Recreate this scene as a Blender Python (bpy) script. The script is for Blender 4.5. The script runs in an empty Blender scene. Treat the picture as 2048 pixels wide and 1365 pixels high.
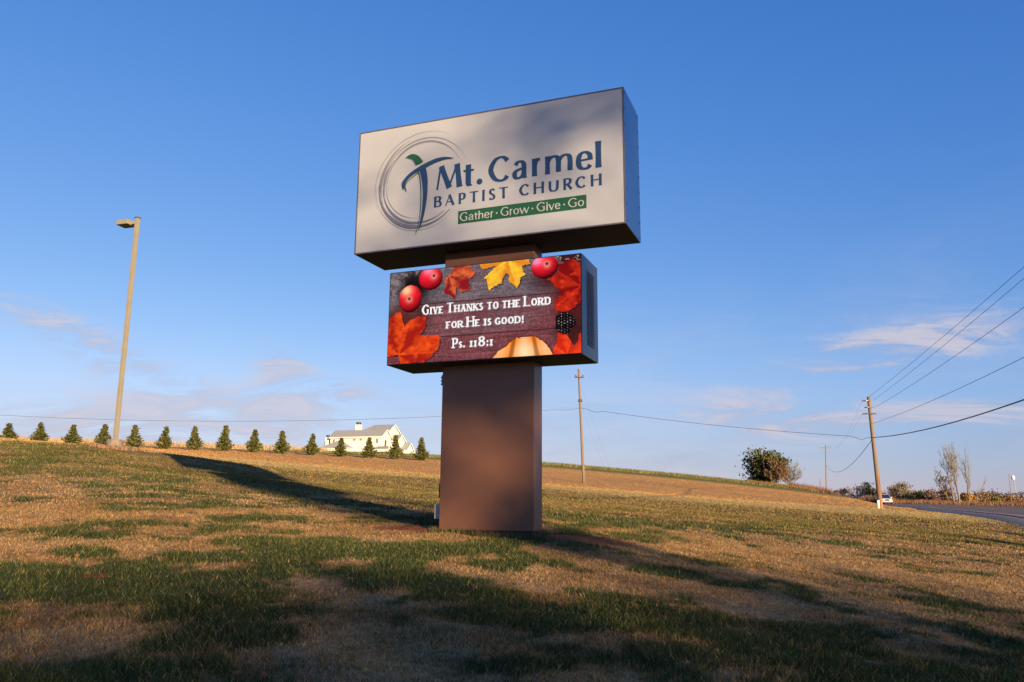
import bpy, bmesh, math, random
import numpy as np
from mathutils import Matrix, Vector

# ------------------------------------------------------------------ camera, sky, sun, exposure
SC = bpy.context.scene
COL = SC.collection
rad = math.radians
FPX, PITCH, ROLL = 1653.0, 0.1974, 0.0076          # focal length in photo pixels, pitch up, roll
cp, sp = math.cos(PITCH), math.sin(PITCH)
_R0, _U0 = np.array([1., 0, 0]), np.array([0, -sp, cp])
CF = np.array([0, cp, sp])
CR = math.cos(ROLL) * _R0 + math.sin(ROLL) * _U0
CU = -math.sin(ROLL) * _R0 + math.cos(ROLL) * _U0
cam_d = bpy.data.cameras.new('camera')
cam_d.sensor_width = 36
cam_d.lens = FPX / 2048 * 36
cam_d.clip_end = 9000
cam_d.clip_start = 0.05
cam = bpy.data.objects.new('camera', cam_d)
COL.objects.link(cam)
cam.matrix_world = Matrix(((CR[0], CU[0], -CF[0], 0), (CR[1], CU[1], -CF[1], 0), (CR[2], CU[2], -CF[2], 0), (0, 0, 0, 1)))
SC.camera = cam

SUN_AZ, SUN_EL = rad(29.5), rad(9.6)                 # right of straight-behind, height
SUN = np.array([math.sin(SUN_AZ) * math.cos(SUN_EL), -math.cos(SUN_AZ) * math.cos(SUN_EL), math.sin(SUN_EL)])
sun_d = bpy.data.lights.new('sun', 'SUN')
sun_d.energy = 4.6
sun_d.angle = rad(0.55)
sun_d.color = (1.0, 0.77, 0.47)
sun = bpy.data.objects.new('sun', sun_d)
COL.objects.link(sun)
sun.rotation_euler = Vector(SUN).to_track_quat('Z', 'Y').to_euler()

SC.view_settings.view_transform = 'Standard'
SC.view_settings.look = 'None'
SC.view_settings.gamma = 1.0
SC.view_settings.use_curve_mapping = False
EXPO = 1.15
SC.view_settings.exposure = EXPO

world = bpy.data.worlds.new('World')
SC.world = world
world.use_nodes = True
wn, wl = world.node_tree.nodes, world.node_tree.links
wn.clear()
def wnode(t, **k):
    n = wn.new(t)
    for a, b in k.items(): setattr(n, a, b)
    return n
def wmath(op, a, b=None, c=None):
    n = wnode('ShaderNodeMath', operation=op)
    for i, v in enumerate((a, b, c)):
        if v is None: continue
        if isinstance(v, (int, float)): n.inputs[i].default_value = v
        else: wl.new(v, n.inputs[i])
    return n.outputs[0]
sky = wnode('ShaderNodeTexSky', sky_type='NISHITA', sun_disc=False)
sky.sun_elevation = SUN_EL
sky.sun_rotation = math.atan2(SUN[0], SUN[1])
sky.altitude = 300
sky.air_density = 1.0
sky.dust_density = 0.0
sky.ozone_density = 4.0
tc = wnode('ShaderNodeTexCoord')
sx = wnode('ShaderNodeSeparateXYZ')
wl.new(tc.outputs['Generated'], sx.inputs[0])
# tone curve of the whole sky: deeper blue overhead, a duller horizon all the way round
SKY_S = 0.11
ssep = wnode('ShaderNodeSeparateColor')
wl.new(sky.outputs[0], ssep.inputs[0])
scmb = wnode('ShaderNodeCombineColor')
hz_n = wnode('ShaderNodeMapRange', clamp=True, interpolation_type='SMOOTHSTEP')
wl.new(sx.outputs[2], hz_n.inputs[0])
hz_n.inputs[1].default_value = -0.01; hz_n.inputs[2].default_value = 0.17
for ch_i, (g_c, k_c, f_c) in enumerate(((1.36, 3.95, 0.44), (0.88, 1.36, 0.69), (0.50, 1.20, 0.78))):
    e_ = wmath('POWER', wmath('MULTIPLY', ssep.outputs[ch_i], SKY_S), g_c)
    e_ = wmath('MULTIPLY', e_, k_c / 2 ** EXPO / SKY_S)
    e_ = wmath('MULTIPLY', e_, wmath('ADD', wmath('MULTIPLY', hz_n.outputs[0], 1 - f_c), f_c))
    wl.new(e_, scmb.inputs[ch_i])
zz = wmath('ADD', wmath('ABSOLUTE', sx.outputs[2]), 0.10)
cx_, cy_ = wmath('DIVIDE', sx.outputs[0], zz), wmath('DIVIDE', sx.outputs[1], zz)
cmb = wnode('ShaderNodeCombineXYZ')
wl.new(cx_, cmb.inputs[0]); wl.new(cy_, cmb.inputs[1])
def wnoise(scale, detail, rough, vec, loc=(0, 0, 0), scl=(1, 1, 1), rot=(0, 0, 0), dist=0.0):
    m = wnode('ShaderNodeMapping')
    m.inputs['Location'].default_value = loc
    m.inputs['Scale'].default_value = scl
    m.inputs['Rotation'].default_value = rot
    wl.new(vec, m.inputs[0])
    n = wnode('ShaderNodeTexNoise')
    n.inputs['Scale'].default_value = scale
    n.inputs['Detail'].default_value = detail
    n.inputs['Roughness'].default_value = rough
    n.inputs['Distortion'].default_value = dist
    wl.new(m.outputs[0], n.inputs['Vector'])
    return n.outputs[0]
def wramp(v, a, b, c=0.0, d=1.0, smooth=True):
    n = wnode('ShaderNodeMapRange', clamp=True)
    if smooth: n.interpolation_type = 'SMOOTHSTEP'
    wl.new(v, n.inputs[0])
    for i, q in enumerate((a, b, c, d)): n.inputs[i + 1].default_value = q
    return n.outputs[0]
# high thin cloud: a plane of wisps seen in perspective, thickest near the horizon
n1 = wnoise(0.55, 9, 0.62, cmb.outputs[0], loc=(3.1, 1.7, 0), scl=(1, 0.55, 1), rot=(0, 0, 0.35), dist=0.5)
n2 = wnoise(0.20, 4, 0.5, cmb.outputs[0], loc=(8.3, 4.9, 0))
band = wramp(sx.outputs[2], 0.02, 0.27, 1.0, 0.0)
dens = wmath('ADD', wmath('MULTIPLY', n1, 0.75), wmath('MULTIPLY', n2, 0.55))
dens = wmath('ADD', dens, wmath('MULTIPLY', band, 0.09))
cov = wramp(dens, 0.66, 0.92)
cov = wmath('MULTIPLY', cov, wramp(sx.outputs[2], 0.0, 0.42, 1.0, 0.0))
# the long wisp low on the right
wu = wmath('DIVIDE', sx.outputs[0], wmath('MAXIMUM', sx.outputs[1], 0.05))
wv = wmath('DIVIDE', sx.outputs[2], wmath('MAXIMUM', sx.outputs[1], 0.05))
def gauss(u0, v0, du, dv, slope):
    a = wmath('DIVIDE', wmath('SUBTRACT', wu, u0), du)
    b = wmath('DIVIDE', wmath('SUBTRACT', wmath('SUBTRACT', wv, v0), wmath('MULTIPLY', wmath('SUBTRACT', wu, u0), slope)), dv)
    e = wmath('ADD', wmath('MULTIPLY', a, a), wmath('MULTIPLY', b, b))
    return wmath('MULTIPLY', wmath('POWER', 2.718, wmath('MULTIPLY', e, -1.0)), wramp(sx.outputs[1], 0.02, 0.2))
cmb2 = wnode('ShaderNodeCombineXYZ')
wl.new(wu, cmb2.inputs[0]); wl.new(wv, cmb2.inputs[1])
n3 = wnoise(13.0, 12, 0.66, cmb2.outputs[0], scl=(0.38, 1.9, 1), rot=(0, 0, -0.20), dist=0.9)
spots = wmath('MULTIPLY', gauss(0.46, 0.190, 0.20, 0.030, 0.22), 1.3)
for g in ((0.30, 0.108, 0.075, 0.018, 0.0), (0.50, 0.112, 0.15, 0.020, 0.1), (-0.28, 0.165, 0.04, 0.024, -0.3), (-0.24, 0.135, 0.07, 0.016, 0.0), (-0.50, 0.18, 0.15, 0.030, -0.45), (-0.42, 0.095, 0.30, 0.035, 0.0)):
    spots = wmath('ADD', spots, wmath('MULTIPLY', gauss(*g), 1.25))
wisp = wramp(wmath('MULTIPLY', wmath('MINIMUM', spots, 1.0), wramp(n3, 0.34, 0.68)), 0.05, 0.75)
cov = wmath('MINIMUM', wmath('ADD', wmath('MULTIPLY', cov, 0.5), wmath('MULTIPLY', wisp, 0.72)), 0.85)
cshade = wnode('ShaderNodeMix', data_type='RGBA')
cshade.inputs[6].default_value = (1.55, 1.78, 2.52, 1)
cshade.inputs[7].default_value = (2.6, 2.42, 2.75, 1)
wl.new(wramp(n3, 0.40, 0.62), cshade.inputs[0])
wmix = wnode('ShaderNodeMix', data_type='RGBA')
wl.new(cov, wmix.inputs[0])
wl.new(scmb.outputs[0], wmix.inputs[6])
wl.new(cshade.outputs[2], wmix.inputs[7])
bg = wnode('ShaderNodeBackground')
bg.inputs['Strength'].default_value = SKY_S
wl.new(wmix.outputs[2], bg.inputs['Color'])
wout = wnode('ShaderNodeOutputWorld')
wl.new(bg.outputs[0], wout.inputs['Surface'])

# ------------------------------------------------------------------ helpers
rng = np.random.default_rng(7)

def tag(o, label=None, cat=None, group=None, kind=None):
    if label: o['label'] = label
    if cat: o['category'] = cat
    if group: o['group'] = group
    if kind: o['kind'] = kind
    return o

def empty(name, loc, rz=0.0):
    o = bpy.data.objects.new(name, None)
    COL.objects.link(o)
    o.location = loc
    o.rotation_euler = (0, 0, rz)
    o.empty_display_size = 0.3
    return o

def ray(u, v):
    return CF * FPX + CR * (u - 1024) - CU * (v - 682.5)
def at(u, v, D):
    """world point seen at photo pixel (u,v), D metres ahead of the viewpoint"""
    d = ray(u, v)
    return d * D / d[1]

class MB:
    def __init__(s): s.v = []; s.f = []; s.m = []
    def add(s, vs, fs, mi=0):
        o = len(s.v)
        s.v += [tuple(float(c) for c in p) for p in vs]
        s.f += [tuple(i + o for i in f) for f in fs]
        s.m += [mi] * len(fs)
        return s
    def box(s, x0, x1, y0, y1, z0, z1, mi=0):
        return s.add([(x0, y0, z0), (x1, y0, z0), (x1, y1, z0), (x0, y1, z0), (x0, y0, z1), (x1, y0, z1), (x1, y1, z1), (x0, y1, z1)],
              [(0, 3, 2, 1), (4, 5, 6, 7), (0, 1, 5, 4), (1, 2, 6, 5), (2, 3, 7, 6), (3, 0, 4, 7)], mi)
    def bbox(s, x0, x1, y0, y1, z0, z1, b=0.01, mi=0):
        """box with chamfered edges"""
        bm = bmesh.new()
        bmesh.ops.create_cube(bm, size=1)
        for v in bm.verts:
            v.co = Vector(((x0 + x1) / 2 + v.co.x * (x1 - x0), (y0 + y1) / 2 + v.co.y * (y1 - y0), (z0 + z1) / 2 + v.co.z * (z1 - z0)))
        bmesh.ops.bevel(bm, geom=bm.edges[:] , offset=b, segments=2, affect='EDGES', profile=0.6)
        bm.verts.index_update()
        s.add([v.co[:] for v in bm.verts], [[v.index for v in f.verts] for f in bm.faces], mi)
        bm.free()
        return s
    def tube(s, pts, rs, n=6, cap=True, mi=0):
        pts = [np.array(p, float) for p in pts]
        if isinstance(rs, (int, float)): rs = [rs] * len(pts)
        vs, fs = [], []
        for i, p in enumerate(pts):
            d = pts[min(i + 1, len(pts) - 1)] - pts[max(i - 1, 0)]
            d = d / (np.linalg.norm(d) + 1e-12)
            a = np.array([0, 0, 1.]) if abs(d[2]) < 0.9 else np.array([1., 0, 0])
            e1 = np.cross(d, a); e1 /= np.linalg.norm(e1)
            e2 = np.cross(d, e1)
            for k in range(n):
                t = 2 * math.pi * k / n
                vs.append(p + rs[i] * (math.cos(t) * e1 + math.sin(t) * e2))
        for i in range(len(pts) - 1):
            for k in range(n):
                a0, a1 = i * n + k, i * n + (k + 1) % n
                fs.append((a0, a0 + n, a1 + n, a1))
        if cap:
            fs.append(tuple(range(n)))
            fs.append(tuple(range((len(pts) - 1) * n, len(pts) * n))[::-1])
        return s.add(vs, fs, mi)
    def lathe(s, prof, c=(0, 0, 0), n=16, mi=0):
        vs, fs = [], []
        for r, z in prof:
            for k in range(n):
                t = 2 * math.pi * k / n
                vs.append((c[0] + r * math.cos(t), c[1] + r * math.sin(t), c[2] + z))
        for i in range(len(prof) - 1):
            for k in range(n):
                a0, a1 = i * n + k, i * n + (k + 1) % n
                fs.append((a0, a1, a1 + n, a0 + n))
        fs.append(tuple(range(n))[::-1])
        fs.append(tuple(range((len(prof) - 1) * n, len(prof) * n)))
        return s.add(vs, fs, mi)
    def prism(s, poly, axis, a0, a1, mi=0):
        """polygon extruded along axis 0/1/2"""
        def p3(p, a):
            q = list(p); q.insert(axis, a); return q
        n = len(poly)
        vs = [p3(p, a0) for p in poly] + [p3(p, a1) for p in poly]
        fs = [tuple(range(n)), tuple(range(n, 2 * n))[::-1]] + [(i, i + n, (i + 1) % n + n, (i + 1) % n) for i in range(n)]
        return s.add(vs, fs, mi)
    def build(s, name, mats, parent=None, smooth=False):
        me = bpy.data.meshes.new(name)
        me.from_pydata(s.v, [], s.f)
        if not isinstance(mats, (list, tuple)): mats = [mats]
        for m in mats: me.materials.append(m)
        if len(mats) > 1: me.polygons.foreach_set('material_index', s.m)
        bm = bmesh.new(); bm.from_mesh(me)
        bmesh.ops.recalc_face_normals(bm, faces=bm.faces)
        bm.to_mesh(me); bm.free()
        if smooth: me.polygons.foreach_set('use_smooth', [True] * len(me.polygons))
        me.update()
        o = bpy.data.objects.new(name, me)
        COL.objects.link(o)
        if parent is not None: o.parent = parent
        return o

def raw_mesh(name, V, F, mats, colors=None, parent=None, k=3, smooth=False):
    """big mesh straight from arrays; all faces have k corners"""
    me = bpy.data.meshes.new(name)
    V = np.ascontiguousarray(V, np.float32); F = np.ascontiguousarray(F, np.int32)
    me.vertices.add(len(V)); me.vertices.foreach_set('co', V.ravel())
    me.loops.add(F.size); me.loops.foreach_set('vertex_index', F.ravel())
    me.polygons.add(len(F)); me.polygons.foreach_set('loop_start', np.arange(0, F.size, k, dtype=np.int32))
    if not isinstance(mats, (list, tuple)): mats = [mats]
    for m in mats: me.materials.append(m)
    me.update(calc_edges=True)
    if colors is not None:
        a = me.color_attributes.new('Col', 'FLOAT_COLOR', 'POINT')
        c = np.ones((len(V), 4), np.float32); c[:, :3] = colors
        a.data.foreach_set('color', c.ravel())
    me.polygons.foreach_set('use_smooth', np.full(len(F), smooth))
    o = bpy.data.objects.new(name, me)
    COL.objects.link(o)
    if parent is not None: o.parent = parent
    return o

def copy_tree(o, parent=None):
    c = o.copy(); COL.objects.link(c); c.parent = parent
    for ch in o.children: copy_tree(ch, c)
    return c

# materials --------------------------------------------------------
def mat(name, col, rough=0.6, metal=0.0, var=0.12, scale=6.0, bump=0.0, bscale=40.0, spec=0.5, attr=False, coat=0.0, emit=None, col2=None, stretch=(1, 1, 1), detail=6):
    m = bpy.data.materials.new(name)
    m.use_nodes = True
    N, L = m.node_tree.nodes, m.node_tree.links
    b = N['Principled BSDF']
    b.inputs['Roughness'].default_value = rough
    b.inputs['Metallic'].default_value = metal
    b.inputs['Specular IOR Level'].default_value = spec
    b.inputs['Coat Weight'].default_value = coat
    t = N.new('ShaderNodeTexCoord')
    mp = N.new('ShaderNodeMapping'); mp.inputs['Scale'].default_value = stretch
    L.new(t.outputs['Object'], mp.inputs[0])
    nz = N.new('ShaderNodeTexNoise'); nz.inputs['Scale'].default_value = scale; nz.inputs['Detail'].default_value = detail
    L.new(mp.outputs[0], nz.inputs['Vector'])
    if attr:
        a = N.new('ShaderNodeAttribute'); a.attribute_name = 'Col'
        src = a.outputs['Color']
    elif col2 is not None:
        mx = N.new('ShaderNodeMix'); mx.data_type = 'RGBA'
        mr = N.new('ShaderNodeMapRange'); mr.inputs[1].default_value = 0.35; mr.inputs[2].default_value = 0.65
        L.new(nz.outputs[0], mr.inputs[0]); L.new(mr.outputs[0], mx.inputs[0])
        mx.inputs[6].default_value = (*col, 1); mx.inputs[7].default_value = (*col2, 1)
        src = mx.outputs[2]
    else:
        r = N.new('ShaderNodeRGB'); r.outputs[0].default_value = (*col, 1)
        src = r.outputs[0]
    mr2 = N.new('ShaderNodeMapRange')
    mr2.inputs[1].default_value = 0.3; mr2.inputs[2].default_value = 0.7
    mr2.inputs[3].default_value = 1 - var; mr2.inputs[4].default_value = 1 + var
    L.new(nz.outputs[0], mr2.inputs[0])
    sc = N.new('ShaderNodeVectorMath'); sc.operation = 'SCALE'
    L.new(src, sc.inputs[0]); L.new(mr2.outputs[0], sc.inputs['Scale'])
    L.new(sc.outputs[0], b.inputs['Base Color'])
    if bump:
        n2 = N.new('ShaderNodeTexNoise'); n2.inputs['Scale'].default_value = bscale; n2.inputs['Detail'].default_value = 5
        L.new(mp.outputs[0], n2.inputs['Vector'])
        bp = N.new('ShaderNodeBump'); bp.inputs['Strength'].default_value = bump; bp.inputs['Distance'].default_value = 0.02
        L.new(n2.outputs[0], bp.inputs['Height']); L.new(bp.outputs[0], b.inputs['Normal'])
    if emit is not None:
        b.inputs['Emission Strength'].default_value = emit
        L.new(src, b.inputs['Emission Color'])
    return m

# noise in numpy ---------------------------------------------------
def _h(ix, iy, seed):
    h = (ix.astype(np.int64) * 374761393 + iy.astype(np.int64) * 668265263 + seed * 974634777) & 0xFFFFFFFF
    h = ((h ^ (h >> 13)) * 1274126177) & 0xFFFFFFFF
    h = ((h ^ (h >> 16)) * 2246822519) & 0xFFFFFFFF
    return ((h ^ (h >> 15)) & 0xFFFFFF) / float(0xFFFFFF)
def vnoise(x, y, seed=0):
    x = np.asarray(x, float); y = np.asarray(y, float)
    ix, iy = np.floor(x), np.floor(y)
    fx, fy = x - ix, y - iy
    fx = fx * fx * (3 - 2 * fx); fy = fy * fy * (3 - 2 * fy)
    a, b = _h(ix, iy, seed), _h(ix + 1, iy, seed)
    c, d = _h(ix, iy + 1, seed), _h(ix + 1, iy + 1, seed)
    return (a * (1 - fx) + b * fx) * (1 - fy) + (c * (1 - fx) + d * fx) * fy
def fbm(x, y, seed=0, octs=4, gain=0.5):
    s, a, t = 0, 1.0, 0
    for i in range(octs):
        s = s + a * vnoise(x * 2 ** i + 17.3 * i, y * 2 ** i - 9.1 * i, seed + i); t += a; a *= gain
    return s / t
def sstep(x, a, b):
    t = np.clip((x - a) / (b - a), 0, 1)
    return t * t * (3 - 2 * t)

# ------------------------------------------------------------------ terrain
SIGN_YAW = 0.3699
ZG = -0.3757
CTRL = [(0, 0, -1.6), (-4, 0, -1.35), (4, 0, -1.85), (0, -8, -2.2), (-12, -8, -1.5), (14, -10, -2.6), (0, 5.2, -1.10), (0, 13, -0.47), (-1.2, 13.2, -0.42), (0.4, 13, -0.45),
        (30, -50, -3.4), (0, -50, -3.4), (-40, -50, -1.5), (60, 0, -2.4), (-60, 0, 2.0), (-60, 40, 5.5), (80, 40, -2.2), (0, -120, -4), (120, -60, -4), (-120, -60, 0), (-150, 60, 8),
        (17, 0, -2.0), (20, 25, -1.25), (150, 60, -3)]
PIX = [(0, 1365, 5.5), (1024, 1365, 5.2), (2048, 1365, 6.5), (0, 1200, 7.5), (0, 1100, 9.8), (0, 1000, 15.5), (0, 950, 21), (0, 885, 36),
       (229, 897, 32), (300, 1000, 16.5), (300, 950, 23), (300, 907, 39), (600, 1060, 13), (600, 1000, 20), (560, 960, 30), (560, 937, 42), (800, 1040, 15.5), (870, 957, 45),
       (1167, 1040, 17), (1167, 1010, 27), (1167, 990, 42), (1167, 967, 85), (1300, 1070, 15.5), (1300, 1020, 28), (1500, 1100, 15), (1500, 1030, 33), (1500, 1008, 47), (1500, 985, 90),
       (2048, 1200, 12), (2048, 1100, 20), (2048, 1050, 34), (1750, 1060, 27), (1750, 1030, 44), (1761, 1018, 70),
       (2048, 1037, 45), (1960, 1026, 58), (1870, 1018, 80), (1830, 1013, 105), (1785, 1009.5, 140),
       (15, 881, 97), (205, 893.5, 98), (447, 902.5, 102), (680, 914, 105), (842, 921.5, 108), (1000, 927, 116),
       (100, 885, 150), (400, 895, 150), (700, 906, 150), (880, 914, 150), (1100, 930, 130), (1250, 942, 132), (1400, 955, 136), (1500, 966, 140), (1600, 980.5, 140), (1700, 994.5, 118), (1780, 1007, 92),
       (400, 902, 230), (740, 911, 230), (1000, 940, 230), (1300, 975, 230), (1600, 1000, 230), (1760, 1007.5, 230), (1900, 1008, 160), (2048, 1008, 160), (2048, 1012, 260)]
P_ = np.array([list(c) for c in CTRL] + [list(at(*p)) for p in PIX])
def _phi(r2): return 0.5 * r2 * np.log(r2 + 1e-9)
_S = 30.0
_X = P_[:, :2] / _S
_n = len(_X)
_K = _phi(((_X[:, None] - _X[None]) ** 2).sum(-1)) + np.eye(_n) * 0.0008
_A = np.zeros((_n + 3, _n + 3)); _A[:_n, :_n] = _K; _A[:_n, _n] = 1; _A[:_n, _n + 1:] = _X; _A[_n, :_n] = 1; _A[_n + 1:, :_n] = _X.T
_w = np.linalg.solve(_A, np.concatenate([P_[:, 2], np.zeros(3)]))
def _tps(x, y):
    q = np.stack([x, y], -1) / _S
    out = np.empty(len(q))
    for i in range(0, len(q), 40000):
        c = q[i:i + 40000]
        d2 = ((c[:, None] - _X[None]) ** 2).sum(-1)
        out[i:i + 40000] = _phi(d2) @ _w[:_n] + _w[_n] + c @ _w[_n + 1:]
    return out
RD = [(13, -60), (14.0, -20), (15.5, 0), (19.0, 20), (23.2, 33)] + [tuple(at(u, v, D)[:2]) for u, v, D in ((2048, 1037, 45), (1960, 1026, 58), (1870, 1018, 80), (1830, 1013, 105))] + [(60.0, 140), (66.5, 180), (70, 230), (69, 300)]
RDZ = [-3.0, -2.35, -1.9, -1.32, -1.02] + [float(at(u, v, D)[2]) for u, v, D in ((2048, 1037, 45), (1960, 1026, 58), (1870, 1018, 80), (1830, 1013, 105))] + [float(at(1785, 1009.5, 140)[2]), float(at(1780, 1009.0, 180)[2]), float(at(1780, 1009, 230)[2]), 1.0]
def catmull(P, n):
    P = [np.array(p, float) for p in P]
    out = []
    for i in range(len(P) - 1):
        p0, p1, p2, p3 = P[max(i - 1, 0)], P[i], P[i + 1], P[min(i + 2, len(P) - 1)]
        for k in range(n):
            t = k / n
            out.append(0.5 * (2 * p1 + (p2 - p0) * t + (2 * p0 - 5 * p1 + 4 * p2 - p3) * t * t + (3 * p1 - p0 - 3 * p2 + p3) * t ** 3))
    out.append(P[-1])
    return np.array(out)
rc3 = catmull([(a[0], a[1], z) for a, z in zip(RD, RDZ)], 14)
rc, rcz = rc3[:, :2], rc3[:, 2]
rt = np.gradient(rc, axis=0); rt /= np.linalg.norm(rt, axis=1)[:, None]
rnm = np.stack([rt[:, 1], -rt[:, 0]], -1)
def road_offset(x, y):
    yc = y
    for _ in range(3):                                   # perpendicular foot on the near edge
        xe = np.interp(yc, rc[:, 1], rc[:, 0]); c = np.interp(yc, rc[:, 1], rnm[:, 0]); s_ = np.interp(yc, rc[:, 1], rnm[:, 1])
        o = (x - xe) * c + (y - yc) * s_
        yc = y - o * s_
    return o, np.interp(yc, rc[:, 1], rcz)
def hgt(x, y):
    x = np.atleast_1d(np.asarray(x, float)); y = np.atleast_1d(np.asarray(y, float))
    r = np.hypot(x, y)
    lim = 235.0
    k = np.where(r > lim, lim / np.maximum(r, 1e-6), 1.0)
    z = np.clip(_tps(x * k, y * k), -6, 16)
    fall = sstep(r, lim, 700)
    z = z * (1 - fall) + (-4.0) * fall
    o, zr = road_offset(x, y)
    w = sstep(o, -7.0, -0.9) * sstep(o, 22.0, 10.6) * sstep(y, 310, 280)
    z = z * (1 - w) + (zr + 0.05 * sstep(o, 0, 9) - 0.14) * w
    # small unevenness of the turf
    near = np.clip(1 - r / 120, 0, 1)
    z = z + near * (0.05 * (fbm(x * 0.45, y * 0.45, 11, 3) - 0.5) + 0.02 * (vnoise(x * 2.2, y * 2.2, 5) - 0.5))
    return z
def hz(x, y): return float(hgt([x], [y])[0])

def ground_mix(x, y):
    """colour of the turf at (x, y): green clumps in dormant tan grass, brown hay field beyond"""
    g = 0.45 * fbm(x * 0.62 + 3.7, y * 0.62, 21, 4, 0.6) + 0.55 * fbm(x * 1.7 + 1.3, y * 1.5, 22, 4, 0.62)
    g2 = fbm(x * 0.16, y * 0.16 + 8, 31, 2)
    v = g + 0.02 * sstep(-x, 0.5, 4) + 0.30 * (g2 - 0.5) + 0.05 * (vnoise(x * 9, y * 9, 33) - 0.5)
    # broad clumps the lawn is known by: (photo pixel, distance, radius across, radius deep, strength)
    for (u, vv, D, rx, ry, s) in CLUMPS:
        c = at(u, vv, D)
        e = ((x - c[0]) / rx) ** 2 + ((y - c[1]) / ry) ** 2
        v = v + 0.62 * s * np.exp(-e)
    green = sstep(v, 0.455, 0.55)
    soft = 0.7 * sstep(y, 15, 30)
    green = green * (1 - soft) + soft * np.clip(0.56 + 1.9 * (fbm(x * 0.35, y * 0.8, 35, 4, 0.6) - 0.5) + 0.10 * sstep(-x, 0, 8), 0, 1)
    lawn_end = 43 + 5 * (fbm(x * 0.09, y * 0.09, 41, 2) - 0.5) + 0.02 * x
    mid = sstep(y, lawn_end - 14, lawn_end)
    green = green * (1 - 0.55 * mid) + 0.22 * mid
    field = sstep(y, lawn_end - 2, lawn_end + 5)
    deep = sstep(y, lawn_end + 6, lawn_end + 26)
    strip = sstep(y + 0.06 * x, 112, 119)
    right = sstep(x - 0.42 * y, -4, 10)
    GREEN = np.array([0.052, 0.066, 0.015]); TAN = np.array([0.315, 0.180, 0.074])
    GREENL = np.array([0.098, 0.098, 0.018])
    GOLD = np.array([0.43, 0.295, 0.105]); BROWN = np.array([0.43, 0.225, 0.074]); STRIP = np.array([0.15, 0.145, 0.035])
    far = sstep(y, 14, 30)[:, None]
    gr = GREEN * (1 - far) + GREENL * far
    tone = (0.62 + 0.76 * fbm(x * 1.25 + 5, y * 1.25, 81, 4, 0.65))[:, None]
    tn = TAN * tone * (1 - 0.25 * np.array([0, .25, .5]) * (tone < 0.95))
    gr = gr * (0.7 + 0.6 * fbm(x * 0.9, y * 0.9 + 4, 83, 3))[:, None]
    c = gr * green[:, None] + tn * (1 - green[:, None])
    br = GOLD * (1 - deep[:, None]) + BROWN * deep[:, None]
    br = br * (1 - 0.75 * right[:, None]) + np.array([0.38, 0.265, 0.090]) * 0.75 * right[:, None]
    br = br * (0.86 + 0.28 * fbm(x * 0.05, y * 0.16, 51, 3))[:, None]
    c = c * (1 - field[:, None]) + br * field[:, None]
    st = strip * (1 - right)
    c = c * (1 - st[:, None]) + STRIP * st[:, None]
    # red clay where the footing was dug
    for (u, vv, D, rx, ry) in ((1140, 1066, 13.2, 1.15, 0.62), (840, 1051, 13.8, 1.0, 0.6), (190, 1122, 8.7, 0.16, 0.12), (1050, 1213, 7.6, 0.14, 0.1), (960, 1320, 5.9, 0.1, 0.08)):
        p = at(u, vv, D)
        e = ((x - p[0]) / rx) ** 2 + ((y - p[1]) / ry) ** 2 + 0.9 * (fbm(x * 3, y * 3, 61, 2) - 0.5)
        k = sstep(e, 1.0, 0.35)[:, None]
        c = c * (1 - k) + np.array([0.26, 0.070, 0.024]) * k
        green = green * (1 - k[:, 0])
    return c, green * (1 - field), field
CLUMPS = [(250, 1160, 8.6, 1.7, 0.55, 0.20), (1080, 1105, 10.3, 2.0, 0.7, 0.20), (1500, 1090, 13, 1.6, 0.6, 0.12), (600, 1085, 11, 2.0, 0.6, 0.10),
          (420, 1290, 6.2, 0.9, 0.5, 0.20), (1150, 1240, 7.1, 0.45, 0.22, 0.22), (1900, 1230, 10.5, 1.7, 0.5, 0.22), (900, 1195, 8.0, 0.5, 0.2, 0.18), (1000, 1330, 5.7, 0.5, 0.25, 0.12),
          (740, 1180, 8.2, 1.0, 0.45, -0.22), (1300, 1310, 6.0, 1.7, 0.7, -0.20), (1450, 1170, 9.4, 1.5, 0.5, -0.20), (150, 1020, 13.5, 2.2, 0.8, -0.22), (1750, 1160, 13, 3.0, 0.8, -0.16),
          (130, 1290, 6.4, 0.5, 0.3, -0.16), (560, 1130, 9.4, 0.8, 0.25, -0.15), (1900, 1330, 7.2, 1.0, 0.4, -0.1)]

M_ground = mat('turf_ground', (0.2, 0.15, 0.08), rough=0.95, attr=True, var=0.35, scale=9.0, bump=0.9, bscale=22.0, spec=0.1, detail=8)
fine = np.arange(-62, 62.01, 0.25)
coarse = np.arange(65, 296, 3.0)
AZ = np.radians(np.concatenate([fine, coarse]))
RR = [0.6]
while RR[-1] < 6000: RR.append(RR[-1] * (1.016 if RR[-1] < 150 else 1.05) + 0.0)
RR = np.array(RR)
gx = (RR[:, None] * np.sin(AZ)[None]); gy = (RR[:, None] * np.cos(AZ)[None])
GV = np.stack([gx.ravel(), gy.ravel(), hgt(gx.ravel(), gy.ravel())], -1)
GC, _, _ = ground_mix(GV[:, 0], GV[:, 1])
GV = np.vstack([GV, [[0, 0, hz(0, 0)]]]); GC = np.vstack([GC, GC[:1]])
nr, na = len(RR), len(AZ)
i, j = np.meshgrid(np.arange(nr - 1), np.arange(na), indexing='ij')
j2 = (j + 1) % na
quads = np.stack([i * na + j, i * na + j2, (i + 1) * na + j2, (i + 1) * na + j], -1).reshape(-1, 4)
tri_a = quads[:, [0, 2, 1]]; tri_b = quads[:, [0, 3, 2]]
ctr = nr * na
tri_c = np.stack([np.full(na, ctr), (np.arange(na) + 1) % na, np.arange(na)], -1)
ground = raw_mesh('ground', GV, np.vstack([tri_a, tri_b, tri_c])[:, ::-1], M_ground, GC, smooth=True)
tag(ground, 'rising grass hillside of green and dormant tan turf', kind='structure')

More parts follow.
